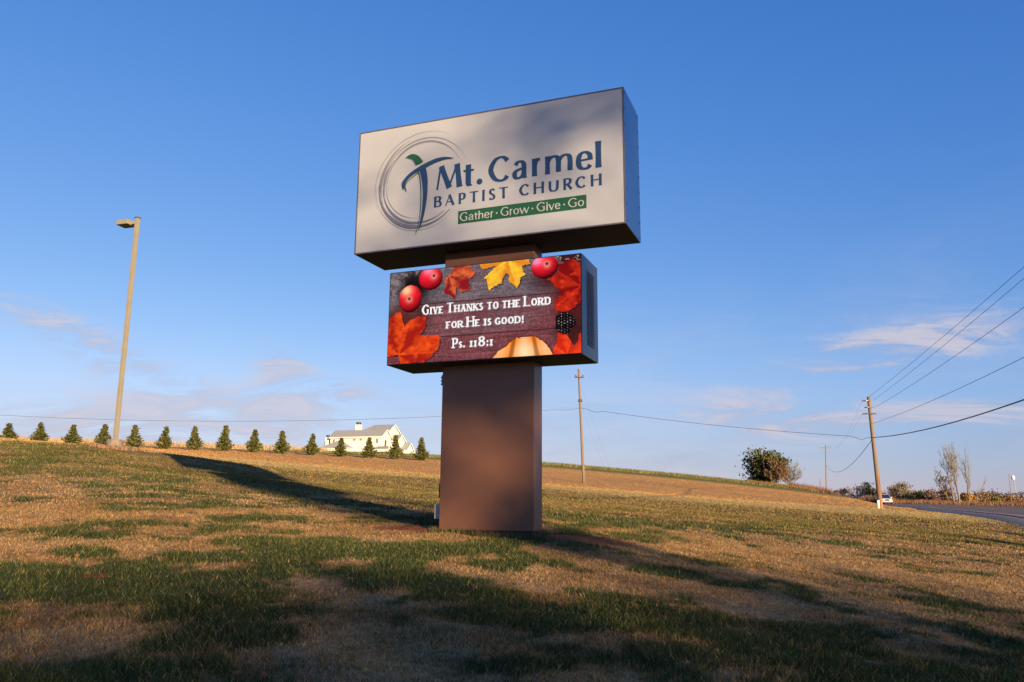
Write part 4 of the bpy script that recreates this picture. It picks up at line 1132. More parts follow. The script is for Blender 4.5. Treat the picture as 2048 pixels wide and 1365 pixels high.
# chimneys
def chimney(x, y, zb, zt, wdt):
    c = MB().bbox(x - wdt / 2, x + wdt / 2, y - wdt / 2, y + wdt / 2, zb, zt, 0.05).build('chimney', M_wall, house)
    MB().lathe([(wdt * .42, 0), (wdt * .5, .25), (wdt * .46, .6), (wdt * .2, .72)], (x, y, zt + 0.005), 10).build('chimney_cap', M_blk, c)
chimney(hx(668), 4.4, 4, hzv(212), 1.45)
chimney(hx(222), 1.2, -1.2, hzv(440), 1.05)
MB().box(hx(150), hx(310) - .02, 1.6, 3.4, -1.2, hzv(505)).build('side_screen', M_blk, house)
for px, py, wpx, hpx in ((375, 510, 34, 56), (745, 497, 42, 32), (860, 497, 42, 32), (1150, 522, 36, 72)):
    x_, z_ = hx(px), hzv(py)
    w_, h_ = wpx * S_ / 2, hpx * .0163 / 2
    f = MB()
    for (a, b, c, d) in ((-w_ - .1, w_ + .1, h_, h_ + .12), (-w_ - .1, w_ + .1, -h_ - .12, -h_), (-w_ - .1, -w_, -h_, h_), (w_, w_ + .1, -h_, h_), (-.03, .03, -h_, h_)):
        f.box(x_ + a, x_ + b, -.07, -.002, z_ + c, z_ + d)
    wo_ = f.build('window', M_wall, house)
    MB().box(x_ - w_, x_ + w_, -.03, -.001, z_ - h_, z_ + h_).build('pane', M_glass, wo_)
f = MB(); xx = hx(1225)
f.box(xx + .002, xx + .06, 1.6, 1.72, hzv(620), hzv(495)); f.box(xx + .002, xx + .06, 3.0, 3.12, hzv(620), hzv(495)); f.box(xx + .002, xx + .06, 1.72, 3.0, hzv(500), hzv(493))
wo_ = f.build('window', M_wall, house)
MB().box(xx + .001, xx + .03, 1.72, 3.0, hzv(620), hzv(500)).build('pane', M_glass, wo_)

# far pale roof glimpsed past the crest
fb = at(1622, 986, 300)
farh = empty('farm_building', (fb[0], fb[1], hz(fb[0], fb[1])), rad(10))
tag(farh, 'tiny pale metal roofed building glimpsed past the hill crest', 'building')
zt_ = at(1622, 977, 300)[2] - farh.location[2]
MB().box(-5.5, 3.5, 0, 6, -1, zt_ - 1.3).build('wall', M_wall, farh)
MB().add([(-6, -.4, zt_ - 1.3), (4, -.4, zt_ - 1.3), (4, 3, zt_), (-6, 3, zt_), (-6, 6.4, zt_ - 1.3), (4, 6.4, zt_ - 1.3)], [(0, 1, 2, 3), (3, 2, 5, 4), (0, 3, 4), (1, 5, 2)]).build('roof', mat('pale_metal_roof', (0.5, 0.5, 0.5), rough=0.4, metal=0.3), farh)

# ------------------------------------------------------------------ utility poles and lines
M_pole = mat('weathered_pole_wood', (0.235, 0.165, 0.105), rough=0.9, var=0.25, scale=3, bump=0.4, bscale=14, stretch=(1, 1, 0.12), col2=(0.165, 0.11, 0.07))
M_polelow = mat('creosote_stained_wood', (0.24, 0.115, 0.06), rough=0.9, var=0.25, scale=3, stretch=(1, 1, .2))
M_rust = mat('dark_rusty_hardware', (0.07, 0.035, 0.03), rough=0.7, var=0.3)
M_porc = mat('pale_porcelain', (0.34, 0.29, 0.25), rough=0.35, var=0.1)
M_wire = mat('aged_cable', (0.07, 0.075, 0.085), rough=0.6, var=0.1)
M_white = mat('white_plastic', (0.62, 0.54, 0.44), rough=0.5, var=0.06)
def upole(ub, vb, ut, vt, D, rb, rt_, label):
    b = at(ub, vb, D); b[2] = hz(b[0], b[1])
    t_ = at(ut, vt, D)
    p = empty('utility_pole', b)
    tag(p, label, 'utility pole')
    d = t_ - b
    L = np.linalg.norm(d)
    pts = [d * k for k in np.linspace(-0.05, 1, 9)]
    MB().tube(pts, list(np.linspace(rb, rt_, 9)), 10).build('pole_shaft', M_pole, p, smooth=True)
    return p, b, d
P2, b2, d2 = upole(1167.5, 967, 1157.5, 739, 85, 0.155, 0.115, 'pale wooden utility pole standing alone on the brown slope, right of the sign')
zh = lambda d, f: d * f
c_ = zh(d2, 0.925)
MB().box(c_[0] - .55, c_[0] + .55, c_[1] - .22, c_[1] - .14, c_[2] - .05, c_[2] + .05).build('crossarm', M_rust, P2)
for s in (-1, 1):
    MB().tube([c_ + np.array([s * .25, -.18, .05]), c_ + np.array([s * .42, -.18, .22])], .06, 6).build('insulator', M_rust, P2)
    MB().tube([c_ + np.array([s * .5, -.18, 0]), c_ + np.array([s * .75, -.18, -.06])], [.05, .035], 6).build('insulator', M_porc, P2)
    q_ = zh(d2, 0.97)
    MB().tube([q_ + np.array([s * .12, -.1, 0]), q_ + np.array([s * .48, -.1, .02])], [.03, .035], 6).build('insulator', M_porc, P2)
MB().box(*sum([[zh(d2, .72)[i_] - (.2, .2, .12)[i_], zh(d2, .72)[i_] + (.2, .2, .12)[i_]] for i_ in range(3)], [])).build('bracket', M_rust, P2)

P3, b3, d3 = upole(1761.5, 1018, 1737, 794, 70, 0.20, 0.14, 'leaning wooden utility pole by the road with insulators and lines')
MB().tube([d3 * k for k in np.linspace(0.002, .30, 5)], list(np.linspace(.203, .185, 5)), 10, cap=False).build('stained_butt', M_polelow, P3, smooth=True)
c_ = zh(d3, 0.845)
MB().box(c_[0] - .38, c_[0] + .40, c_[1] - .26, c_[1] - .16, c_[2] - .06, c_[2] + .04).build('crossarm', M_rust, P3)
MB().tube([c_ + np.array([-.36, -.2, 0]), c_ + np.array([-.75, -.2, -.05])], .06, 6).build('insulator', M_rust, P3)
for f_, s, L_x in ((.965, -1, .62), (.905, -1, .5), (.905, 1, .45)):
    q_ = zh(d3, f_)
    MB().tube([q_ + np.array([s * .1, -.1, 0]), q_ + np.array([s * L_x * .55, -.1, -.02])], .025, 5).build('bracket', M_porc, P3)
    MB().tube([q_ + np.array([s * L_x * .5, -.1, -.02]), q_ + np.array([s * L_x, -.1, -.05])], [.07, .045], 6).build('insulator', M_rust if s < 0 else M_porc, P3)

P4, b4, d4 = upole(1652, 990, 1651, 891, 200, 0.14, 0.10, 'distant utility pole with a single crossarm beyond the crest')
c_ = zh(d4, 0.955)
MB().box(c_[0] - 1.35, c_[0] + 1.35, c_[1] - .2, c_[1] - .08, c_[2] - .07, c_[2] + .07).build('crossarm', M_pole, P4)
for s in (-1.25, -.9, 1.25):
    MB().tube([c_ + np.array([s, -.14, .07]), c_ + np.array([s, -.14, .3])], .07, 6).build('insulator', M_porc, P4)
P5, b5, d5 = upole(1640.5, 992, 1640, 957, 380, 0.15, 0.11, 'farthest tiny utility pole, left of the distant crossarm pole')
c_ = zh(d5, 0.84)
MB().box(c_[0] - .8, c_[0] + .8, c_[1] - .2, c_[1] - .08, c_[2] - .1, c_[2] + .1).build('crossarm', M_pole, P5)
# the next pole of the line, on the verge just outside the right edge of the view
P6b = np.array([16.0, 13.5, 0.0]); P6b[2] = hz(16.0, 13.5)
P6 = empty('utility_pole', P6b)
tag(P6, 'wooden roadside utility pole just outside the right edge of the view', 'utility pole')
MB().tube([(0, 0, k) for k in np.linspace(-.4, 11.6, 9)], list(np.linspace(.18, .12, 9)), 12).build('pole_shaft', M_pole, P6, smooth=True)
MB().box(-1.1, 1.1, -.22, -.12, 10.9, 11.05).build('crossarm', M_pole, P6)

def cable(a, b, sag, r, label, n=28, kink=None):
    a, b = np.array(a, float), np.array(b, float)
    pts = []
    for k in range(n + 1):
        t = k / n
        p = a + (b - a) * t
        p[2] -= sag * 4 * t * (1 - t)
        if kink:
            for (t0, wdt, amp) in kink: p[2] -= amp * math.exp(-((t - t0) / wdt) ** 2)
        pts.append(p)
    o = MB().tube(pts, r, 5).build('cable', M_wire, smooth=True)
    return tag(o, label, 'cable', 'overhead lines')
ANCH2 = b2 + d2 * 0.655
ANCH3 = b3 + d3 * 0.632
lft = at(-260, 812, 92)
cable(ANCH2, lft, 1.55, 0.017, 'thin cable running left across the sky from the lone pale pole', 60, [(0.012, 0.006, 0.22)])
cable(ANCH2, ANCH3, 0.35, 0.019, 'sagging cable between the lone pale pole and the leaning roadside pole', 60, [(0.06, 0.02, 0.22), (0.965, 0.014, 0.28)])
top6 = P6b + np.array([0, 0, 11.5])
def to6(f3, u, v, off, sag, r, label):
    """line from the leaning pole at height f3, through the frame's right edge at (u, v)"""
    a = b3 + d3 * f3 + np.array(off)
    return a, u, v, sag, r, label
for f3, off, u, v, sag, r, lab in ((0.998, (0, -.1, 0), 2048, 534, .25, 0.011, 'topmost wire from the leaning pole to the upper right edge'),
                                   (0.965, (.3, -.1, 0), 2048, 557, .3, 0.011, 'second wire from the leaning pole to the right edge'),
                                   (0.905, (.45, -.1, 0), 2048, 615, .35, 0.012, 'third wire from the leaning pole to the right edge'),
                                   (0.76, (.15, -.1, 0), 2048, 715, .45, 0.013, 'fourth thin wire from the leaning pole to the right edge'),
                                   (0.632, (.15, -.1, 0), 2048, 800, .75, 0.034, 'thick black cable curving from the leaning pole to the right edge')):
    a = b3 + d3 * f3 + np.array(off)
    # the line meets the edge of the frame part-way to the next pole
    dirv = ray(u, v); k = dirv[0] / dirv[1]
    # crossing of the plan-view line a->P6 with the sight line x = k*y
    dx, dy = P6b[0] - a[0], P6b[1] - a[1]
    t = (k * a[1] - a[0]) / (dx - k * dy)
    y_ = a[1] + dy * t
    zc_ = dirv[2] / dirv[1] * y_
    zend = (zc_ + sag * 4 * t * (1 - t) - a[2] * (1 - t)) / t
    cable(a, (P6b[0], P6b[1], zend), sag, r, lab, 40)
cable(b3 + d3 * .985 + np.array([-.5, -.1, 0]), b4 + d4 * .97 + np.array([1.2, 0, 0]), 1.6, 0.006, 'faint upper wire from the leaning pole to the distant crossarm pole', 30)
cable(b3 + d3 * .845 + np.array([-.7, -.1, 0]), b4 + d4 * .97 + np.array([-1.2, 0, 0]), 2.0, 0.006, 'faint lower wire from the leaning pole to the distant crossarm pole', 30)
cable(b3 + d3 * .625, b4 + d4 * .66, 2.2, 0.026, 'slack cable hanging between the leaning pole and the distant pole', 30)
g2 = at(1232, 976, 84); g2[2] = hz(g2[0], g2[1])
cable(b2 + d2 * .88, g2, 0.0, 0.004, 'faint guy wire anchored right of the lone pale pole', 6)
cable(b2 + d2 * .70, g2 + np.array([-.5, 0, 0]), 0.0, 0.004, 'lower faint guy wire beside the lone pale pole', 6)

# white marker beside the leaning pole
wp = at(1757.3, 1016.5, 69); wp[2] = hz(wp[0], wp[1])
ped = empty('cable_pedestal', wp)
tag(ped, 'slim white cable pedestal at the foot of the leaning pole', 'pedestal')
MB().bbox(-.085, .085, -.07, .07, -.1, .62, .01).build('pedestal_body', M_white, ped)
MB().bbox(-.095, .095, -.08, .08, .62, .72, .02).build('pedestal_cap', M_white, ped)

# ------------------------------------------------------------------ SUV coming down the road
M_carp = mat('pearl_white_car_paint', (0.55, 0.53, 0.50), rough=0.25, var=0.03, coat=0.6, spec=0.5)
M_cargl = mat('car_glass', (0.02, 0.025, 0.03), rough=0.06, var=0.05)
M_tyre = mat('tyre_rubber', (0.015, 0.015, 0.016), rough=0.85, var=0.1)
M_rim = mat('alloy_rim', (0.45, 0.45, 0.46), rough=0.3, metal=0.8, var=0.05)
M_lamp = mat('headlamp_lens', (0.7, 0.68, 0.62), rough=0.1, var=0.05, spec=0.8)
yy_ = 143.0
k_ = int(np.argmin(np.abs(rc[:, 1] - yy_)))
cpos = rc[k_] + rnm[k_] * 2.55
car = empty('sport_utility_vehicle', (cpos[0], cpos[1], hz(cpos[0], cpos[1]) + 0.125))
car.rotation_euler = (0, 0, math.atan2(-rt[k_][1], -rt[k_][0]))
tag(car, 'pearl white SUV coming down the road behind the leaning pole', 'car')
# stations along the length (x forward), half widths and heights
prof = [(-2.35, .62, .95), (-2.3, .45, 1.05), (-1.9, .36, 1.10), (0.0, .33, 1.08), (1.25, .34, 1.05), (2.05, .36, .98), (2.32, .42, .86), (2.38, .55, .78)]
bd = MB()
vs, fs = [], []
for x_, zl, zu in prof:
    w_ = 0.95 - 0.10 * max(0, abs(x_) - 1.7) / .65
    ring = [(-w_ + .06, zl), (-w_, zl + .12), (-w_ * 1.0, zu - .22), (-w_ + .07, zu - .03), (-w_ + .2, zu), (w_ - .2, zu), (w_ - .07, zu - .03), (w_, zu - .22), (w_, zl + .12), (w_ - .06, zl)]
    vs += [(x_, a, b) for a, b in ring]
m_ = 10
for i_ in range(len(prof) - 1):
    for j_ in range(m_):
        fs.append((i_ * m_ + j_, i_ * m_ + (j_ + 1) % m_, (i_ + 1) * m_ + (j_ + 1) % m_, (i_ + 1) * m_ + j_))
fs += [tuple(range(m_)), tuple(range((len(prof) - 1) * m_, len(prof) * m_))[::-1]]
bd.add(vs, fs)
body = bd.build('body', M_carp, car, smooth=False)
cb = MB()
def frust(mb, x0, x1, w0, z0, X0, X1, W1, z1):
    mb.add([(x0, -w0, z0), (x1, -w0, z0), (x1, w0, z0), (x0, w0, z0), (X0, -W1, z1), (X1, -W1, z1), (X1, W1, z1), (X0, W1, z1)], [(0, 3, 2, 1), (4, 5, 6, 7), (0, 1, 5, 4), (1, 2, 6, 5), (2, 3, 7, 6), (3, 0, 4, 7)])
frust(cb, -2.25, 1.2, .86, 1.04, -2.0, .35, .68, 1.62)
cb.build('greenhouse_glass', M_cargl, car)
rf = MB(); frust(rf, -2.02, .36, .70, 1.60, -1.8, .1, .60, 1.70)
rf.build('roof_panel', M_carp, car)
for s in (-1, 1):
    for xa_, xb_ in (((1.22), (.36)), ((-.1), (-.15)), ((-1.2), (-1.15)), ((-2.25), (-2.0))):
        MB().tube([(xa_, s * .87, 1.04), (xb_, s * .695, 1.62)], .045, 5).build('pillar', M_carp, car)
    MB().bbox(2.0, 2.37, s * .50 - .24, s * .50 + .24, .72, .84, .02).build('headlight', M_lamp, car)
    MB().bbox(.72, .92, s * 1.0 - .1, s * 1.0 + .1, 1.06, 1.22, .03).build('mirror', M_carp, car)
    for x_ in (-1.45, 1.48):
        wh = empty('wheel', (x_, s * .82, .36)); wh.parent = car
        MB().tube([(0, -.13, 0), (0, .13, 0)], .36, 20).build('tyre', M_tyre, wh)
        MB().tube([(0, -.14, 0), (0, .14, 0)], .22, 14).build('rim', M_rim, wh)
MB().bbox(2.30, 2.405, -.30, .30, .58, .82, .015).build('grille', M_dark, car)
MB().bbox(2.1, 2.44, -.84, .84, .36, .56, .05).build('front_bumper', M_carp, car)
MB().bbox(2.2, 2.42, -.7, .7, .25, .355, .02).build('air_dam', M_dark, car)

# ------------------------------------------------------------------ pine and bare shrubs on the crest
def put(u, vb, D):
    p = at(u, vb, D); p[2] = hz(p[0], p[1]); return p
def height_at(u, vt, vb, D): return at(u, vt, D)[2] - at(u, vb, D)[2]

def clump_tree(name, u, vb, vt, D, width_px, base, alt, seed, label, cat, nclump=26, per=90, leaf=0.22, group=None, trunk_m=None, shape='round', open_=0.5):
    """broad crown made of separate leafy clumps carried on limbs"""
    R = np.random.default_rng(seed)
    p = put(u, vb, D)
    H = max(height_at(u, vt, vb, D), 0.5) + (at(u, vb, D)[2] - p[2])
    W = width_px / FPX * D / 2
    t = empty(name, p)
    tag(t, label, cat, group)
    ctr, segs, cols = [], [], []
    segs.append(([(0, 0, -.2), (R.normal(0, .1), R.normal(0, .1), H * .5), (R.normal(0, .15), 0, H * .85)], [H * .03, H * .022, H * .008], 7))
    for k in range(nclump):
        h = R.uniform(0.06, 0.97)
        if shape == 'round': rr_ = W * math.sqrt(max(0.05, 1 - ((h - .5) / .55) ** 2))
        elif shape == 'cone': rr_ = W * (1.02 - h)
        else: rr_ = W * (0.35 + 0.65 * h)
        a = R.random() * 6.283
        f = R.uniform(.25, .95)
        c = np.array([math.cos(a) * rr_ * f, math.sin(a) * rr_ * f, h * H])
        segs.append(([(0, 0, max(.1, h * H - rr_ * .35)), c * np.array([.55, .55, 1]) - np.array([0, 0, rr_ * .1]), c], [H * .010, H * .007, H * .003], 4))
        s = W * R.uniform(.16, .30)
        n = int(per * R.uniform(.6, 1.3))
        ctr.append(c + R.normal(0, 1, (n, 3)) * np.array([s, s, s * .62]))
        tone = R.uniform(.65, 1.3)
        cols.append(jitter_cols(R, n, np.array(base) * tone, .35, np.array(alt) * tone, .25))
    tubes_mesh('trunk', segs, trunk_m or M_bark, t)
    ctr = np.vstack(ctr); cols = np.vstack(cols)
    ctr[:, 2] = np.maximum(ctr[:, 2], .05)
    V, F, C = leaf_quads(R, ctr, leaf, cols, 1.7)
    raw_mesh('crown', V, F, M_leafcol, C, parent=t, k=4)
    return t

def bare_tree(name, u, vb, vt, D, seed, label, cat='tree', depth=4, r=None, m=None, spread=0.5, lean=(0, 0), group=None, multi=1, leaf=None, trunk_frac=.42, shrink=.66, wob=.12, up=.10):
    R = np.random.default_rng(seed)
    p = put(u, vb, D)
    H = height_at(u, vt, vb, D) + (at(u, vb, D)[2] - p[2])
    t = empty(name, p); tag(t, label, cat, group)
    segs, tips = [], []
    for k in range(multi):
        d = np.array([lean[0] + (R.normal(0, .28) if multi > 1 else 0), lean[1] + (R.normal(0, .2) if multi > 1 else 0), 1.0])
        grow(R, (R.normal(0, .15) if multi > 1 else 0, 0, -.1), d, H * trunk_frac * (R.uniform(.75, 1) if multi > 1 else 1), r or H * .016, depth, segs, tips, (2, 3), spread, up, shrink, wob)
    zmax = max(q[2] for pts, _, _ in segs for q in pts)
    k = H / zmax
    segs = [([q * np.array([k, k, k]) for q in pts], [max(x, D * 0.00010) for x in rs], n) for pts, rs, n in segs]
    tubes_mesh('branches', segs, m or M_palebark, t)
    if leaf:
        n_per, size, base, alt = leaf
        tp = np.array([q * k for q, _ in tips])
        ctr = np.repeat(tp, n_per, 0) + R.normal(0, H * .035, (len(tp) * n_per, 3))
        ctr[:, 2] = np.maximum(ctr[:, 2], 0.03)
        V, F, C = leaf_quads(R, ctr, size, jitter_cols(R, len(ctr), base, .35, alt, .3), 1.5)
        raw_mesh('foliage', V, F, M_leafcol, C, parent=t, k=4)
    return t
clump_tree('pine_tree', 1531, 967, 904, 140, 76, (0.072, 0.080, 0.022), (0.14, 0.11, 0.030), 301, 'round dark pine on the crest with a bare shrub beside it', 'tree', 52, 120, .25)
bare_tree('bare_shrub', 1553, 975, 918, 136, 302, 'reddish brown shrub with withered leaves in front of the pine', 'shrub', 4, .05, M_bark, .62, (0, 0), None, 5, (8, .15, (0.20, 0.100, 0.055), (0.15, 0.11, 0.05)))
bare_tree('bare_shrub', 1578, 977, 920, 138, 303, 'fan of pale bare twigs at the right of the pine', 'shrub', 4, .05, M_palebark, .6, (.45, 0), None, 7)

# roadside brush --------------------------------------------------------
def brush_fn(u0, u1, D0, D1):
    def f(R, n):
        u = R.uniform(u0, u1, n); D = R.uniform(D0, D1, n)
        return np.stack([(u - 1024) / 1684.0 * D, D], -1)
    return f
def road_side(R, n):
    k = R.integers(int(len(rc) * .42), len(rc) - 8, n)
    o = R.uniform(11.0, 17.0, n)
    return rc[k] + rnm[k] * o[:, None] + R.normal(0, .8, (n, 2))
grass_strip('roadside_brush', 34000, road_side, 0.25, 1.0, 0.05, (0.20, 0.085, 0.038), (0.22, 0.14, 0.07), 311, 'rust brown weeds along the far side of the road')
grass_strip('crest_brush', 16000, brush_fn(1585, 1790, 142, 175), 0.4, 1.5, 0.06, (0.17, 0.068, 0.036), (0.20, 0.12, 0.065), 312, 'red brown brush behind the crest left of the leaning pole')
grass_strip('crest_weeds', 7000, brush_fn(1500, 1640, 133, 142), 0.2, 0.7, 0.05, (0.24, 0.12, 0.05), (0.2, 0.16, 0.05), 313, 'low brown weeds at the foot of the pine')

# trees behind the road ------------------------------------------------
G_ = 'trees behind the road'
bare_tree('bare_tree', 1919, 1003, 878, 175, 321, 'tallest bare pale tree behind the road, upright twin stems', depth=5, spread=.30, m=M_palebark, group=G_, trunk_frac=.5, wob=.07)
bare_tree('bare_tree', 1908, 1003, 884, 178, 322, 'tall bare tree leaning left, close beside the tallest one', depth=5, spread=.34, lean=(-.12, 0), m=M_palebark, group=G_, trunk_frac=.5, wob=.08)
bare_tree('bare_tree', 1939, 1003, 882, 180, 323, 'slender bare tree right of the tallest pair', depth=4, spread=.25, lean=(-.06, 0), m=M_palebark, group=G_, trunk_frac=.6, wob=.06)
bare_tree('bare_tree', 1900, 1003, 935, 172, 324, 'lower dark bare tree with vines left of the tall pair', depth=4, spread=.6, lean=(-.25, 0), m=M_bark, group=G_, leaf=(3, .2, (0.09, 0.06, 0.04), (0.12, 0.07, 0.04)))
bare_tree('bare_tree', 1953, 1003, 945, 178, 325, 'thin leaning sapling right of the slender bare tree', depth=3, spread=.35, lean=(.3, 0), m=M_palebark, group=G_)
TL = [  # u, base v, top v, width px, D, colours, label
    (1690, 1000, 979, 26, 260, (0.17, 0.09, 0.055), (0.12, 0.08, 0.05), 'faint reddish tree far left of the leaning pole'),
    (1722, 1002, 975, 34, 255, (0.20, 0.15, 0.11), (0.15, 0.10, 0.07), 'bare brown thicket tree left of the leaning pole'),
    (1788, 1006, 974, 26, 240, (0.20, 0.12, 0.07), (0.16, 0.10, 0.06), 'brown tree just right of the leaning pole above the SUV'),
    (1806, 1006, 969, 30, 235, (0.20, 0.145, 0.075), (0.14, 0.13, 0.05), 'tan leafy tree with a peaked top right of the SUV'),
    (1820, 1006, 981, 24, 238, (0.17, 0.12, 0.07), (0.14, 0.12, 0.05), 'smaller tan tree leaning on the peaked one'),
    (1844, 1006, 984, 22, 230, (0.055, 0.060, 0.025), (0.08, 0.07, 0.03), 'small dark green round tree behind the road'),
    (1860, 1006, 982, 20, 232, (0.20, 0.13, 0.08), (0.16, 0.09, 0.06), 'small brown tree beside the dark green one'),
    (1880, 1006, 978, 30, 225, (0.22, 0.125, 0.085), (0.18, 0.11, 0.07), 'pinkish brown tree left of the bare pair'),
    (1898, 1006, 977, 26, 215, (0.15, 0.075, 0.045), (0.13, 0.08, 0.04), 'dark rust tree at the foot of the bare pair'),
    (1934, 1006, 988, 18, 190, (0.42, 0.22, 0.03), (0.30, 0.16, 0.04), 'small yellow orange tree under the bare trees'),
    (1962, 1006, 988, 30, 205, (0.17, 0.10, 0.06), (0.20, 0.13, 0.06), 'low brown tree right of the yellow one'),
    (1980, 1007, 986, 34, 210, (0.15, 0.115, 0.05), (0.17, 0.09, 0.05), 'low olive brown dome shaped tree behind the road'),
    (1993, 1007, 996, 11, 170, (0.24, 0.21, 0.03), (0.18, 0.14, 0.03), 'small lime yellow bush by the roadside'),
    (2008, 1007, 988, 32, 215, (0.030, 0.032, 0.020), (0.05, 0.045, 0.025), 'dark evergreen near the water tower'),
    (2030, 1008, 996, 36, 180, (0.24, 0.125, 0.055), (0.20, 0.13, 0.06), 'rusty bush low at the right edge'),
    (2046, 1008, 985, 34, 230, (0.035, 0.035, 0.022), (0.06, 0.05, 0.03), 'dark tree cut by the right edge of the view'),
    (2085, 1008, 982, 44, 225, (0.10, 0.075, 0.045), (0.14, 0.09, 0.05), 'brown tree beyond the right edge of the view'),
    (1753, 1004, 985, 30, 262, (0.16, 0.10, 0.07), (0.12, 0.08, 0.05), 'brown thicket tree right behind the leaning pole foot'),
]
for k, (u, vb, vt, wpx, D, c0, c1, lab) in enumerate(TL):
    name = 'bush' if 'bush' in lab else 'tree'
    clump_tree(name, u, vb + 2, vt, D, wpx * 1.35, c0, c1, 400 + k, lab, name, 26, 60, .26 if D > 180 else .18, G_)
clump_tree('cedar_tree', 1744, 1005, 966.5, 250, 30, (0.030, 0.040, 0.018), (0.05, 0.05, 0.02), 440, 'flat topped dark cedar behind the leaning pole', 'tree', 18, 55, .3, G_, shape='flat')
clump_tree('cedar_tree', 1671, 999, 981.5, 270, 8, (0.04, 0.05, 0.025), (0.08, 0.05, 0.03), 441, 'tiny pointed dark cedar near the distant poles', 'tree', 10, 40, .3, G_, shape='cone')
for k, (u, vt, D, lab) in enumerate(((1700, 969, 250, 'faint bare treetop left of the cedar'), (1716, 972, 255, 'second faint bare treetop left of the cedar'), (1730, 973, 258, 'third faint bare treetop beside the cedar'), (1838, 986, 240, 'faint bare tree over the road end'), (1868, 980, 235, 'faint bare tree among the brown ones'), (1975, 982, 230, 'faint bare tree over the olive dome'))):
    bare_tree('bare_tree', u, 1004, vt, D, 460 + k, lab, depth=4, spread=.5, m=M_palebark, group=G_)

# water tower and thin mast on the far right ------------------------------
wt = at(2031, 1002, 900); wt[2] = hz(wt[0], wt[1])
tw = empty('water_tower', wt)
tag(tw, 'tiny white water tower on the far right horizon', 'water tower')
ztop = at(2031, 951, 900)[2] - wt[2]; zbot = at(2031, 961, 900)[2] - wt[2]
R_ = 1.9
M_tank = mat('white_tank_paint', (0.8, 0.78, 0.74), rough=0.5, var=0.05)
MB().lathe([(.6, zbot), (R_ * .8, zbot + .9), (R_, zbot + 2.0), (R_, ztop - 2.2), (R_ * .75, ztop - .9), (.3, ztop)], n=18).build('tank', M_tank, tw, smooth=True)
for k in range(4):
    a = k * math.pi / 2 + .4
    MB().tube([(2.6 * math.cos(a), 2.6 * math.sin(a), -2), (1.5 * math.cos(a), 1.5 * math.sin(a), zbot + 1.2)], .09, 5).build('leg', M_steelg, tw)
MB().tube([(0, 0, -2), (0, 0, zbot)], .14, 6).build('riser', M_steelg, tw)
mp_ = put(2024, 1009, 165)
mast = empty('street_pole', mp_); tag(mast, 'thin pale pole rising from the brush left of the water tower', 'pole')
hm = height_at(2024, 951, 1009, 165)
MB().tube([(0, 0, -.2), (0, 0, hm)], [.07, .045], 6).build('pole_shaft', M_palebark, mast)

# dark raised strip standing in for the shadow of the ditch edge on the right
ed = np.array([put(u, v, D) for u, v, D in ((1979, 1049.5, 34.0), (2005, 1050.5, 33.8), (2052, 1052.5, 33.2), (2100, 1055, 32.6))])
eb = MB()
for i_ in range(3):
    a, b = ed[i_], ed[i_ + 1]
    n_ = np.array([b[1] - a[1], a[0] - b[0], 0]); n_ /= np.linalg.norm(n_)
    eb.add([a - n_ * .06 + (0, 0, -.1), b - n_ * .06 + (0, 0, -.1), b + n_ * .06 + (0, 0, -.1), a + n_ * .06 + (0, 0, -.1), a - n_ * .06 + (0, 0, .085), b - n_ * .06 + (0, 0, .085), b + n_ * .06 + (0, 0, .085), a + n_ * .06 + (0, 0, .085)],
           [(0, 3, 2, 1), (4, 5, 6, 7), (0, 1, 5, 4), (1, 2, 6, 5), (2, 3, 7, 6), (3, 0, 4, 7)])
tag(eb.build('ditch_shadow_strip', mat('ditch_shadow_brown', (0.06, 0.03, 0.018), rough=0.85, var=0.3, scale=4)), 'low dark strip standing in for the ditch edge shadow at the right edge', 'shadow strip')

# ------------------------------------------------------------------ trees behind the viewpoint, inferred from their shade, crowns shaped to cast it
AX = np.array([math.sin(SUN_AZ), -math.cos(SUN_AZ)]); BX = np.array([math.cos(SUN_AZ), math.sin(SUN_AZ)])
def shade_tree(L, b, blobs, seed, label, name='autumn_tree'):
    """blobs: (offset along b, height above eye level, radius across, radius up, leaves)"""
    R = np.random.default_rng(seed)
    p = AX * L + BX * b
    z0 = hz(p[0], p[1])
    t = empty(name, (p[0], p[1], z0)); tag(t, label, 'tree', 'trees behind the viewpoint')
    H = max(q[1] + q[3] for q in blobs) - z0
    segs = [([(0, 0, -.3), (R.normal(0, .1), R.normal(0, .1), H * .45), (R.normal(0, .2), R.normal(0, .2), H * .92)], [.26, .19, .04], 8)]
    ctr, cols = [], []
    for ob, hh, rx, rzv, n in blobs:
        c = np.array([BX[0] * ob, BX[1] * ob, hh - z0])
        for _ in range(5):
            e_ = c + R.normal(0, .5, 3) * np.array([rx, rx, rzv])
            s0 = np.array([0, 0, max(1.5, e_[2] - 1.5 - abs(ob))])
            segs.append(([s0, (s0 + e_) / 2 + R.normal(0, .15, 3), e_], [.07, .045, .012], 4))
        v = R.normal(0, 1, (n, 3)); v /= np.linalg.norm(v, axis=1)[:, None]
        v *= R.random((n, 1)) ** (1 / 2.2)
        ctr.append(c + v * np.array([rx, rx, rzv])); cols.append(jitter_cols(R, n, (0.16, 0.08, 0.03), .35, (0.09, 0.09, 0.03), .3))
    tubes_mesh('trunk', segs, M_bark, t)
    ctr = np.vstack(ctr)
    V, F, C = leaf_quads(R, ctr, .20, np.vstack(cols), 1.5)
    raw_mesh('crown', V, F, M_leafcol, C, parent=t, k=4)
    return t
